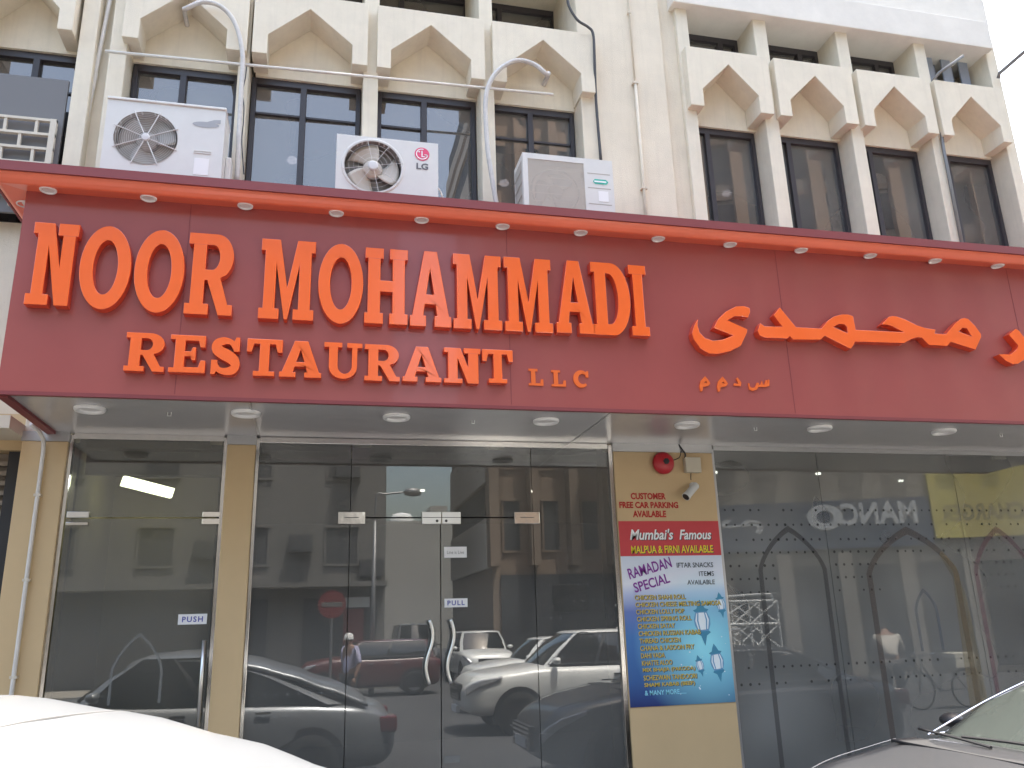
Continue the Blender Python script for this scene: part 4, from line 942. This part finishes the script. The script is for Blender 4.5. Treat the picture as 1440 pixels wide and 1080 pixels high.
    if grille:
        zt_ = lerp_keys(top, .02)
        g = MB()
        for k in range(5): g.box(-.012, .05, -.38*W/1.8, .38*W/1.8, zt_-.14-k*.05, zt_-.115-k*.05)
        g.obj('grille', 'chrome', t)
        box(-.008, .06, -.42*W/1.8, .42*W/1.8, zt_-.36, zt_-.10).obj('grille_backing', 'trim_black', t)
        box(-.02, .05, -.26, .26, .40, .51).obj('number_plate', 'paper', t)
    return t
sedan_top = [(0, .56), (.02, .70), (.06, .80), (.14, .90), (.26, .985), (.5, 1.0), (.78, 1.02), (.86, 1.05), (.95, 1.02), (.985, .93), (1, .62)]
sedan_hw = [(0, .52), (.02, .72), (.06, .86), (.14, .96), (.3, 1.0), (.72, 1.0), (.9, .95), (.97, .84), (1, .62)]
GZ = ROAD
# silver-white saloon at the lower left: only the sunlit roof and sloping tail are in frame, its shop side mirrors in the glass
wc = car('parked_car', 'white saloon with a sunlit roof at the bottom left corner of the photo', (-3.72, -3.95, GZ), 4.72, 1.88, 'paint_silver',
    [(0, .62), (.02, .78), (.06, .90), (.14, 1.02), (.23, 1.10), (.5, 1.06), (.78, 1.02), (.88, .98), (.95, .92), (.985, .84), (1, .6)], sedan_hw,
    (1.02, 4.22, 1.80, 2.62, 1.56, .86, .74, 1.08, 1.0), (.19, .79), group='cars parked along the kerb', rear='paint_silver')
for o_ in [c for c in wc.children if c.name.startswith(('tailgate', 'roof', 'window_trim'))]: bpy.data.objects.remove(o_)
def shell_z(x): return lerp_keys([(1.72, 1.50), (1.95, 1.565), (2.3, 1.585), (2.62, 1.565), (3.0, 1.485), (3.4, 1.365), (3.8, 1.215), (4.28, 1.03)], x)
def shell(xa, xb, n):
    rows_ = []
    for i_ in range(n+1):
        x = xa+(xb-xa)*i_/n; z = shell_z(x); w_ = .76+.06*(x-2.3)/2
        rows_.append([(x+.10*(abs(v)**2)*(-1 if x < 2.2 else 1)*min(1, abs(x-2.3)), v*w_, z-.035*v*v-.075*abs(v)**6) for v in [k/10 for k in range(-10, 11)]])
    return loft(rows_, closed=False, caps=False)
o_ = shell(1.74, 4.26, 26).obj('roof', 'paint_silver', wc, smooth=True); md = o_.modifiers.new('t', 'SOLIDIFY'); md.thickness = .03; md.offset = -1  # body paint carried over the rear window, standing in for its bright glare
sp_ = []
for k in range(25):
    y_ = .76-1.5*k/24; x_s = 3.06-.19*(.76-y_); v_ = y_/(.76+.06*(x_s-2.3)/2); sp_.append((x_s, y_, shell_z(x_s)-.035*v_*v_-.075*abs(v_)**6+.002))
MB().tube(sp_, .005, 6).obj('roof_seam', 'pole_grey', wc)
dk = car('parked_car', 'dark grey saloon with its bonnet and windscreen at the bottom right corner', (2.42, -3.02, GZ), 4.75, 1.82, 'paint_dark',
    [(0, .58), (.02, .74), (.06, .85), (.14, .95), (.255, 1.03), (.5, 1.0), (.78, 1.02), (.88, 1.03), (.95, 1.0), (.985, .9), (1, .62)], sedan_hw,
    (1.13, 4.25, 2.15, 3.35, 1.42, .80, .58, 1.0, 1.02), (.19, .79), mdx=.30, mr=.8, screen='screen_glass', group='cars parked along the kerb')
# wipers and cowl of the dark car
mb = MB(); mb.box(1.06, 1.24, -.66, .66, .995, 1.012)
mb.obj('cowl', 'trim_black', dk, bevel=.004)
mb = MB(); mb.tube(smooth_path([(1.22, -.55, 1.045), (1.27, -.2, 1.065), (1.26, .28, 1.055)]), .009, 6).tube(smooth_path([(1.20, .0, 1.035), (1.23, .3, 1.05), (1.27, .66, 1.06)]), .009, 6); mb.obj('wiper', 'trim_black', dk)
mb = MB()
for s in (1, -1): MB().tube(smooth_path([(.30, s*.56, .838), (.6, s*.665, .914), (.95, s*.715, .970), (1.15, s*.735, 1.000)]), .004, 6).obj('bonnet_seam', 'pole_grey', dk)
# street side vehicles seen mirrored in the glass
pk = car('pickup_truck', 'silver white pickup truck with a metal truss on its bed, mirrored in the door glass', (P(652, 960, 7.15).x, -8.1, GZ-.06), 5.6, 1.9, 'paint_white',
    [(0, .74), (.015, .96), (.05, 1.04), (.14, 1.10), (.24, 1.16), (.5, 1.15), (.63, 1.14), (.66, 1.12), (.98, 1.12), (1, .9)], [(0, .66), (.02, .82), (.06, .93), (.14, .98), (.3, 1.0), (.98, .98), (1, .95)],
    (1.28, 3.45, 2.0, 3.25, 1.70, .82, .66, 1.15, 1.15), (.17, .76), wr=.38, zlow=.36, group='cars standing across the street')
mb = MB()
for s in (1, -1): mb.tube([(3.5, s*.75, 1.10), (3.5, s*.75, 1.62), (5.2, s*.75, 1.62), (5.2, s*.75, 1.10)], .03, 8)
mb.tube([(3.5, -.75, 1.62), (3.5, .75, 1.62)], .03, 8); mb.tube([(5.2, -.75, 1.62), (5.2, .75, 1.62)], .03, 8); mb.obj('bed_rack', 'brushed', pk)
# lattice truss on the pickup
TX0, TX1 = 5.6, 8.62; tz = (1.22, 1.70, 2.02)
tz = (.90, 1.36, 1.78)
TR = thing('metal_truss', 'silver lattice truss frame carried on the pickup rack, mirrored in the shop window', 'truss', (7.5, -7.95, .9))
mb = MB()
for y in (-7.6, -8.3):
    for z in tz: mb.tube([(TX0, y, z), (TX1-(z-.9)*.12, y, z)], .026, 8)
    x = TX0; k = 0
    while x < TX1-.2:
        x2 = min(x+.80, TX1-.02)
        for za, zb in ((tz[0], tz[1]), (tz[1], tz[2])):
            mb.tube([(x, y, za), (x2, y, zb)], .016, 6); mb.tube([(x, y, zb), (x2, y, za)], .016, 6); mb.tube([(x2, y, za), (x2, y, zb)], .018, 6)
        x = x2
for x in (TX0, 7.0, 8.49):
    for z in tz: mb.tube([(x, -7.6, z), (x, -8.3, z)], .02, 6)
mb.tube(smooth_path([(7.3, -7.6, 1.86), (8.34, -7.6, 1.9), (8.5, -7.6, 1.86), (8.51, -7.6, 1.74)]), .022, 8)
mb.obj('lattice_frame', 'cap_white', TR)
suv_top = [(0, .66), (.02, .88), (.06, .96), (.18, 1.04), (.26, 1.07), (.5, 1.05), (.9, 1.07), (.985, 1.0), (1, .7)]
suv_hw = [(0, .6), (.02, .8), (.06, .92), (.14, .98), (.3, 1.0), (.9, .98), (.98, .92), (1, .8)]
car('parked_car', 'white hatchback standing behind the pickup, mirrored in the double doors', (3.15, -11.6, GZ), 4.3, 1.75, 'paint_white', suv_top, suv_hw, (1.05, 4.2, 1.55, 4.0, 1.50, .80, .64, 1.04, 1.05), (.18, .80), group='cars standing across the street')
q = P(690, 912, 21); car('parked_car', 'small white estate car facing the shop at the side street mouth, mirrored in the doors', (q.x-.3, -19.4, GZ), 4.4, 1.75, 'paint_white', suv_top, suv_hw, (1.05, 4.25, 1.6, 4.05, 1.62, .80, .64, 1.04, 1.05), (.18, .80), rot=-pi/2, group='cars standing across the street')
q = P(583, 895, 30); car('parked_car', 'far off white van like car in the side street, mirrored left of the S handles', (q.x, -28, GZ), 4.6, 1.8, 'paint_white', suv_top, suv_hw, (.75, 4.5, 1.25, 4.4, 1.95, .84, .70, 1.06, 1.06), (.18, .80), rot=-pi/2, group='cars standing across the street', wr=.36)
q = P(545, 930, 17); car('parked_car', 'dull red hatchback on the far kerb, mirrored left of the door handles', (q.x-2.4, -17.6, GZ), 3.9, 1.7, 'paint_red', suv_top, suv_hw, (1.0, 3.8, 1.5, 3.6, 1.48, .78, .62, 1.04, 1.05), (.18, .80), group='cars standing across the street')
# ================================================================== PEOPLE
def skinned(name, par, verts, edges, radii, m, root=0, sub=2):
    me = bpy.data.meshes.new(name); me.from_pydata(verts, edges, []); me.materials.append(MATS[m])
    o = bpy.data.objects.new(name, me); COL.objects.link(o); o.parent = par
    md = o.modifiers.new('skin', 'SKIN'); md.use_smooth_shade = True
    lay = me.skin_vertices[0].data if me.skin_vertices else None
    if lay is None:
        bm = bmesh.new(); bm.from_mesh(me); bm.verts.layers.skin.verify(); bm.to_mesh(me); bm.free(); lay = me.skin_vertices[0].data
    for i, r in enumerate(radii): lay[i].radius = (r, r) if not isinstance(r, tuple) else r
    lay[root].use_root = True
    s = o.modifiers.new('sub', 'SUBSURF'); s.levels = sub; s.render_levels = sub
    return o
def hand(par, w_, d, side):
    # palm, four bent fingers and a thumb as one small skinned surface
    d = Vector(d).normalized(); a = d.orthogonal().normalized(); b = d.cross(a); vs = [Vector(w_), Vector(w_)+d*.05, Vector(w_)+d*.085]; ed = [(0, 1), (1, 2)]; rd = [.022, .034, .034]
    for k in range(4):
        base = len(vs); off = a*(k-1.5)*.020; l = (.07, .08, .076, .06)[k]
        vs += [Vector(w_)+d*.095+off, Vector(w_)+d*(.095+l*.5)+off+b*.012, Vector(w_)+d*(.095+l*.8)+off+b*.035]; ed += [(2, base), (base, base+1), (base+1, base+2)]; rd += [.0095, .0085, .007]
    base = len(vs); vs += [Vector(w_)+d*.05+a*.042*side+b*.01, Vector(w_)+d*.09+a*.06*side+b*.03]; ed += [(1, base), (base, base+1)]; rd += [.011, .009]
    return skinned('hand', par, [tuple(v) for v in vs], ed, rd, 'skin', sub=1)
def person(label, loc, rot, J, shirt, hairm, group=None, cap=False):
    t = thing('person', label, 'person', loc, group, local=True); t.rotation_euler.z = rot
    V = list(J.keys()); ix = {k: i for i, k in enumerate(V)}
    E_ = [('pelvis', 'waist'), ('waist', 'chest'), ('chest', 'neck'), ('neck', 'head'), ('head', 'crown'), ('chest', 'shl'), ('shl', 'ell'), ('ell', 'wrl'), ('chest', 'shr'), ('shr', 'elr'), ('elr', 'wrr'),
          ('pelvis', 'hpl'), ('hpl', 'knl'), ('knl', 'anl'), ('anl', 'tol'), ('pelvis', 'hpr'), ('hpr', 'knr'), ('knr', 'anr'), ('anr', 'tor')]
    RD = dict(pelvis=.135, waist=.125, chest=.15, neck=.055, head=.09, crown=.075, shl=.068, shr=.068, ell=.043, elr=.043, wrl=.030, wrr=.030, hpl=.095, hpr=.095, knl=.062, knr=.062, anl=.042, anr=.042, tol=.035, tor=.035)
    skinned('body', t, [J[k] for k in V], [(ix[a], ix[b]) for a, b in E_], [RD[k] for k in V], 'skin', ix['pelvis'])
    ks = ['pelvis', 'waist', 'chest', 'shl', 'ell', 'shr', 'elr']; r2 = dict(pelvis=.155, waist=.145, chest=.168, shl=.085, ell=.060, shr=.085, elr=.060)
    kx = {k: i for i, k in enumerate(ks)}
    skinned('shirt', t, [J[k] for k in ks], [(kx[a], kx[b]) for a, b in E_ if a in kx and b in kx], [r2[k] for k in ks], shirt, 0)
    ks = ['pelvis', 'hpl', 'knl', 'anl', 'hpr', 'knr', 'anr']; r3 = dict(pelvis=.145, hpl=.11, knl=.078, anl=.062, hpr=.11, knr=.078, anr=.062); kx = {k: i for i, k in enumerate(ks)}
    skinned('trousers', t, [J[k] for k in ks], [(kx[a], kx[b]) for a, b in E_ if a in kx and b in kx], [r3[k] for k in ks], 'trousers', 0)
    h, c = Vector(J['head']), Vector(J['crown']); up = (c-h).normalized()
    top = h+up*.05
    hm = MB()
    for i in range(7):
        th = (i/6)*radians(100)
        for k in range(16):
            a = 2*pi*k/16; hm.v.append(tuple(top+Vector((.098*sin(th)*cos(a)-.012, .088*sin(th)*sin(a), .108*cos(th)))))
    hm.f = [(i*16+k, i*16+(k+1) % 16, (i+1)*16+(k+1) % 16, (i+1)*16+k) for i in range(6) for k in range(16)]
    hm.obj('cap' if cap else 'hair', 'cap_white' if cap else hairm, t, smooth=True)
    fx = h+Vector((.085, 0, .015))
    MB().lathe([(.001, .04), (.012, .03), (.016, 0), (.001, -.01)], fx, 'x', 8).lathe([(.001, .01), (.009, 0)], fx+Vector((.0, .032, .02)), 'x', 8).lathe([(.001, .01), (.009, 0)], fx+Vector((.0, -.032, .02)), 'x', 8).obj('face', 'skin', t, smooth=True)
    for s, e, w_ in ((1, 'ell', 'wrl'), (-1, 'elr', 'wrr')): hand(t, J[w_], Vector(J[w_])-Vector(J[e]), s)
    return t
stand_pose = dict(pelvis=(0,0,.92), waist=(.0,0,1.08), chest=(.02,0,1.30), neck=(.03,0,1.47), head=(.05,0,1.55), crown=(.05,0,1.64), shl=(0,.19,1.40), ell=(-.03,.26,1.12), wrl=(.06,.27,.88), shr=(0,-.19,1.40), elr=(-.04,-.26,1.12), wrr=(.05,-.27,.88),
    hpl=(0,.09,.86), knl=(.06,.10,.48), anl=(-.02,.10,.09), tol=(.14,.11,.04), hpr=(0,-.09,.86), knr=(.0,-.10,.47), anr=(-.10,-.10,.09), tor=(.06,-.11,.04))
bend_pose = dict(pelvis=(-.20,0,.90), waist=(-.13,0,1.06), chest=(.0,0,1.27), neck=(.14,0,1.40), head=(.235,0,1.44), crown=(.29,0,1.51), shl=(.06,.19,1.31), ell=(.17,.26,1.04), wrl=(.36,.22,.90), shr=(.06,-.19,1.31), elr=(.17,-.26,1.04), wrr=(.37,-.20,.92),
    hpl=(-.18,.09,.84), knl=(-.02,.11,.47), anl=(-.10,.11,.09), tol=(.06,.12,.04), hpr=(-.20,-.09,.84), knr=(-.12,-.11,.46), anr=(-.28,-.11,.09), tor=(-.12,-.12,.04))
q = P(492, 925, 10); person('person in a lilac shirt and white cap, mirrored in the left door pane', (q.x, -10, GZ), 2.6, stand_pose, 'shirt_lilac', 'hair', cap=True)
q = P(1250, 920, 7.5); person('person in a beige shirt bending over a bicycle, mirrored in the shop window', (q.x, -7.5, GZ), radians(-60), bend_pose, 'shirt_beige', 'hair')
# bicycle
bq = P(1312, 950, 7.2); BI = thing('bicycle', 'bicycle with a box on its carrier beside the bending person, mirrored in glass', 'bicycle', (bq.x-.35, -7.2, GZ), local=True)
for x in (0, 1.05):
    wz = MB().tube([(x+.33*cos(2*pi*k/32), 0, .35+.33*sin(2*pi*k/32)) for k in range(32)], .018, 8, closed=True).obj('wheel', 'tyre', BI)
    mb = MB()
    for k in range(14): mb.tube([(x, 0, .35), (x+.32*cos(2*pi*k/14), 0, .35+.32*sin(2*pi*k/14))], .002, 4)
    mb.obj('spokes', 'chrome', wz)
MB().tube([(0, 0, .35), (.12, 0, .85), (.62, 0, .83), (.45, 0, .33), (.14, 0, .78)], .016, 8).tube([(.45, 0, .33), (1.05, 0, .35), (.64, 0, .80)], .014, 8).obj('frame', 'paint_dark', BI)
MB().tube(smooth_path([(.22, -.27, 1.02), (.12, -.22, 1.0), (.10, 0, .96), (.12, .22, 1.0), (.22, .27, 1.02)]), .012, 8).tube([(.12, 0, .85), (.10, 0, .97)], .012, 8).obj('handlebar', 'chrome', BI)
MB().lathe([(.001, .03), (.06, .02), (.09, 0), (.05, -.04), (.001, -.045)], (.66, 0, .92), 'z', 16).obj('saddle', 'trim_black', BI, smooth=True)
MB().tube([(.74, .06, .72), (1.2, .06, .72), (1.2, -.06, .72), (.74, -.06, .72)], .008, 6).obj('carrier', 'chrome', BI)
tag(MB().box(bq.x+.40, bq.x+.85, -7.38, -7.02, GZ+.73, GZ+1.0).obj('crate', 'box_cream', bevel=.01), 'cream box resting on the bicycle carrier, mirrored in the shop window', 'box')
# ================================================================== ACROSS THE STREET (mirrored in the glass)
def facade_building(name, label, x0, x1, y1, y0, h, m, nwx, z0, dz, nz, wm='opp_dark', fins=False, ww=1.1, wh=1.3, depth=.25, parapet=.5):
    t = thing(name, label, 'building', ((x0+x1)/2, (y0+y1)/2, ROAD))
    box(x0, x1, y0, y1, ROAD, h).obj('wall', m, t)
    box(x0-.15, x1+.15, y0-.1, y1+.18, h, h+parapet).obj('parapet', m, t)
    pitch = (x1-x0)/nwx
    for i in range(nwx):
        for k in range(nz):
            xc = x0+pitch*(i+.5); z = z0+k*dz
            f = MB().box(xc-ww/2-.08, xc+ww/2+.08, y1+.002, y1+.06, z-.08, z).box(xc-ww/2-.08, xc+ww/2+.08, y1+.002, y1+.10, z+wh, z+wh+.08).box(xc-ww/2-.08, xc-ww/2, y1+.002, y1+.06, z, z+wh).box(xc+ww/2, xc+ww/2+.08, y1+.002, y1+.06, z, z+wh).obj('window', m, t)
            p_ = box(xc-ww/2, xc+ww/2, y1+.003, y1+.02, z, z+wh).obj('pane', wm, f); p_.matrix_parent_inverse = Matrix()
        if fins:
            box(x0+pitch*i-.18, x0+pitch*i+.18, y1+.001, y1+depth*1.6, 3.6, h-.2).obj('fin', m, t)
    return t
g0 = P(543, 700, 24).x; g1 = P(690, 700, 24).x
b1 = facade_building('apartment_block', 'grey apartment block left of the side street, mirrored in the left panes', -26, g0, -24, -46, 15.5, 'opp_grey', 9, 1.2+2.6, 3.1, 4)
for x, z in ((-1.0, 4.2), (.6, 6.9), (-4.2, 4.0), (1.5, 3.3)):
    MB().box(x, x+.85, -23.95, -23.55, z, z+.6).box(x+.05, x+.5, -23.55, -23.53, z+.06, z+.54).obj('air_conditioner', 'opp_dark', b1)
box(-26, g0, -24, -22.9, 2.95, 3.12).obj('canopy', 'opp_grey', b1)
for x in (-3.8, -.4, 1.3): box(x, x+2.2 if x < 1 else x+.8, -23.97, -23.9, ROAD+.2, 2.6).obj('shopfront', 'opp_dark', b1)
box(.3, 1.9, -23.96, -23.86, 2.25, 2.6).obj('sign_board', 'board_white', b1); box(1.0, 1.7, -23.96, -23.88, 1.0, 2.2).obj('sign_board', 'sign_stop', b1)
b2 = facade_building('office_building', 'tall brown building with vertical fins, mirrored in the right door panes', g1, g1+9.5, -24, -33.5, 24, 'opp_brown', 6, 4.2, 3.2, 6, fins=True, ww=.62, wh=1.9, depth=.4)
for k in range(7):                                     # side street flank: bands of windows
    z = 3.6+k*3.3
    box(g1-.14, g1-.002, -33.2, -24.4, z, z+1.9).obj('spandrel_band', 'pale_band', b2)
    box(g1-.05, g1-.003, -32.6, -25, z+1.9, z+3.2).obj('window_band', 'opp_dark', b2)
box(g1+.3, g1+9.2, -23.98, -23.9, ROAD+.1, 3.3).obj('shopfront', 'opp_dark', b2)
box(g1+2.3, g1+3.6, -23.9, -23.75, 1.9, 2.9).obj('sign_board', 'decal_dark', b2)
# flat roofed block with the two shop boards, set slightly askew and nearer
s0, s1 = P(985, 760, 17.5), P(1560, 740, 13.5)
c0 = Vector((s0.x, -17.5)); c1_ = Vector((s1.x, -13.5)); dvec = (c1_-c0).normalized(); nvec = Vector((-dvec.y, dvec.x))
if nvec.y < 0: nvec = -nvec
BL = thing('shop_row', 'beige block with navy and yellow shop boards, mirrored in the right shop window', 'building', (c0.x, c0.y, ROAD))
Llen = (c1_-c0).length
def along(s, d, z): v = c0+dvec*s+nvec*d; return (v.x, v.y, z)
def obox(s0_, s1_, d0, d1, z0, z1):
    pts = [along(s, d, z) for z in (z0, z1) for s, d in ((s0_, d0), (s1_, d0), (s1_, d1), (s0_, d1))]
    return MB().add(pts, [(0, 3, 2, 1), (4, 5, 6, 7), (0, 1, 5, 4), (1, 2, 6, 5), (2, 3, 7, 6), (3, 0, 4, 7)])
obox(0, Llen, -9, 0, ROAD, 23).obj('wall', 'opp_beige', BL); obox(-.2, Llen, -.1, .25, 23, 23.5).obj('parapet', 'opp_beige', BL)
def s_of(px):                                          # distance along the row hit by a mirrored sight line
    d = CR*((px-720)/F_PX)-CU*((740-540)/F_PX)+CF
    # camera + d*t = mirrored row line
    ox, oy = CAMLOC.x, CAMLOC.y
    p0 = Vector((c0.x, -c0.y)); dd = Vector((dvec.x, -dvec.y))
    det = d.x*(-dd.y)+dd.x*d.y
    t_ = ((p0.x-ox)*(-dd.y)+dd.x*(p0.y-oy))/det
    s_ = (d.x*(p0.y-oy)-d.y*(p0.x-ox))/det
    return s_, t_
def z_of(px, py):
    s_, t_ = s_of(px); d = CR*((px-720)/F_PX)-CU*((py-540)/F_PX)+CF
    u_ = (Vector((c0.x+dvec.x*s_, -(c0.y+dvec.y*s_)))-Vector((CAMLOC.x, CAMLOC.y))).length/Vector((d.x, d.y)).length
    return s_, CAMLOC.z+d.z*u_
sa, za1 = z_of(1010, 718); _, za0 = z_of(1010, 778); sb, zb1 = z_of(1308, 692); sb2 = sb; _, zb0 = z_of(1308, 768)
zt_, zb_ = (za1+zb1)/2, (za0+zb0)/2
obox(0, sb, .02, .14, zb_, zt_).obj('sign_board', 'navy_board', BL)
sc_, zc1 = z_of(1312, 660); sd_, _ = z_of(1500, 700); _, zc0 = z_of(1312, 758)
obox(sb+.06, sd_, .02, .18, zc0, zc1).obj('sign_board', 'yellow_board', BL)
def row_text(s, pa, pb, pt, pb2, m, d=.15):
    (s0_, _), (s1_, _) = s_of(pa), s_of(pb); z1 = z_of((pa+pb)/2, pt)[1]; z0 = z_of((pa+pb)/2, pb2)[1]
    mb = text_mb(s, 0, 1, z0, z1, 0, bold=.03, mirror=True)
    mb.v = [along(s0_+(s1_-s0_)*v[0], d, v[2]) for v in mb.v]
    return mb.obj('lettering', m, BL, fix=False)
for k in range(7):
    for i in range(9):
        a_ = Llen*(.03+.11*i); f_ = obox(a_, a_+1.3, .01, .06, 7.6+2.3*k, 9.0+2.3*k).obj('window', 'opp_dark', BL)
    obox(0, Llen, .0+.01, .14, 9.15+2.3*k, 9.35+2.3*k).obj('ledge', 'opp_brown', BL)
for i in range(10): obox(Llen*(.11*i)-.2, Llen*(.11*i)+.25, .145, .5, 7.2, 22.9).obj('fin', 'opp_brown', BL)
row_text('MANC', 1182, 1290, 706, 738, 'board_white')
(so_, zo) = z_of(1160, 728); mb = MB(); vs = []
for k in range(28):
    a = 2*pi*k/28; vs.append(along(so_+.55*cos(a), .15, zo+.40*sin(a)))
for k in range(28):
    a = 2*pi*k/28; vs.append(along(so_+.26*cos(a), .15, zo+.20*sin(a)))
mb.add(vs, [(k, (k+1) % 28, 28+(k+1) % 28, 28+k) for k in range(28)]); mb.obj('lettering', 'board_white', BL, fix=False)
row_text('مد', 1012, 1072, 730, 752, 'board_white')
row_text('CHARGER', 1322, 1440, 708, 732, 'decal_brown', .19)
for k in range(6):
    sx_ = Llen*(.08+k*.15); obox(sx_, sx_+Llen*.10, .02, .06, ROAD+.2, zb_-.5).obj('shopfront', 'opp_dark', BL)
    obox(sx_+Llen*.105, sx_+Llen*.14, .02, .12, ROAD, zb_-.1).obj('pier', 'opp_beige', BL)
# end of the side street
e0 = P(500, 733, 70); e1 = P(660, 733, 70)
EB = thing('plain_building', 'pale blank building closing the end of the side street, mirrored in the double doors', 'building', ((e0.x+e1.x)/2, -72, ROAD))
box(e0.x-2, e1.x+4, -84, -70, ROAD, e0.z).obj('wall', 'end_wall', EB); box(e0.x+7.0, e0.x+8.6, -75, -71, e0.z, e0.z+1.6).obj('stair_house', 'end_wall', EB)
MB().lathe([(1.1, 0), (1.1, .5), (.8, .9), (.001, 1.1)], (e0.x+4.4, -72, e0.z), 'z', 20).obj('water_tank', 'cap_white', EB, smooth=True)
for k in range(2):
    z = 3.4+k*3.6; box(e0.x+1.2, e0.x+2.2, -70, -69.93, z, z+1.8).obj('window', 'opp_dark', EB)
# lamp and sign
lp = P(580, 692, 18); SL = thing('street_lamp', 'grey street lamp with a short arm at the far kerb, mirrored in the door transom', 'street lamp', (lp.x-1.15, -18, ROAD))
MB().tube([(lp.x-1.15, -18, ROAD), (lp.x-1.12, -18, 4.6)], [.08, .05], 10).obj('pole', 'pole_grey', SL, smooth=True)
MB().tube(smooth_path([(lp.x-1.12, -18, 4.4), (lp.x-1.08, -18, lp.z-.12), (lp.x-.8, -18, lp.z-.06), (lp.x-.2, -18, lp.z)]), .03, 8).obj('arm', 'pole_grey', SL)
MB().lathe([(.001, -.28), (.10, -.22), (.14, 0), (.10, .24), (.001, .28)], (lp.x, -18, lp.z), 'x', 14).obj('lamp_head', 'pole_grey', SL, smooth=True)
ns = P(467, 850, 12); NS = thing('no_entry_sign', 'round red no entry sign with white bar, mirrored in the left door pane', 'road sign', (ns.x, -12, ROAD))
MB().tube([(ns.x, -12.04, ROAD), (ns.x, -12.04, ns.z+.3)], .03, 10).obj('post', 'pole_grey', NS)
MB().lathe([(.001, .01), (.30, .01), (.30, -.01), (.001, -.01)], (ns.x, -12, ns.z), 'y', 32).obj('plate', 'sign_stop', NS)
box(ns.x-.22, ns.x+.22, -11.989, -11.986, ns.z-.05, ns.z+.05).obj('bar', 'opp_grey', NS)
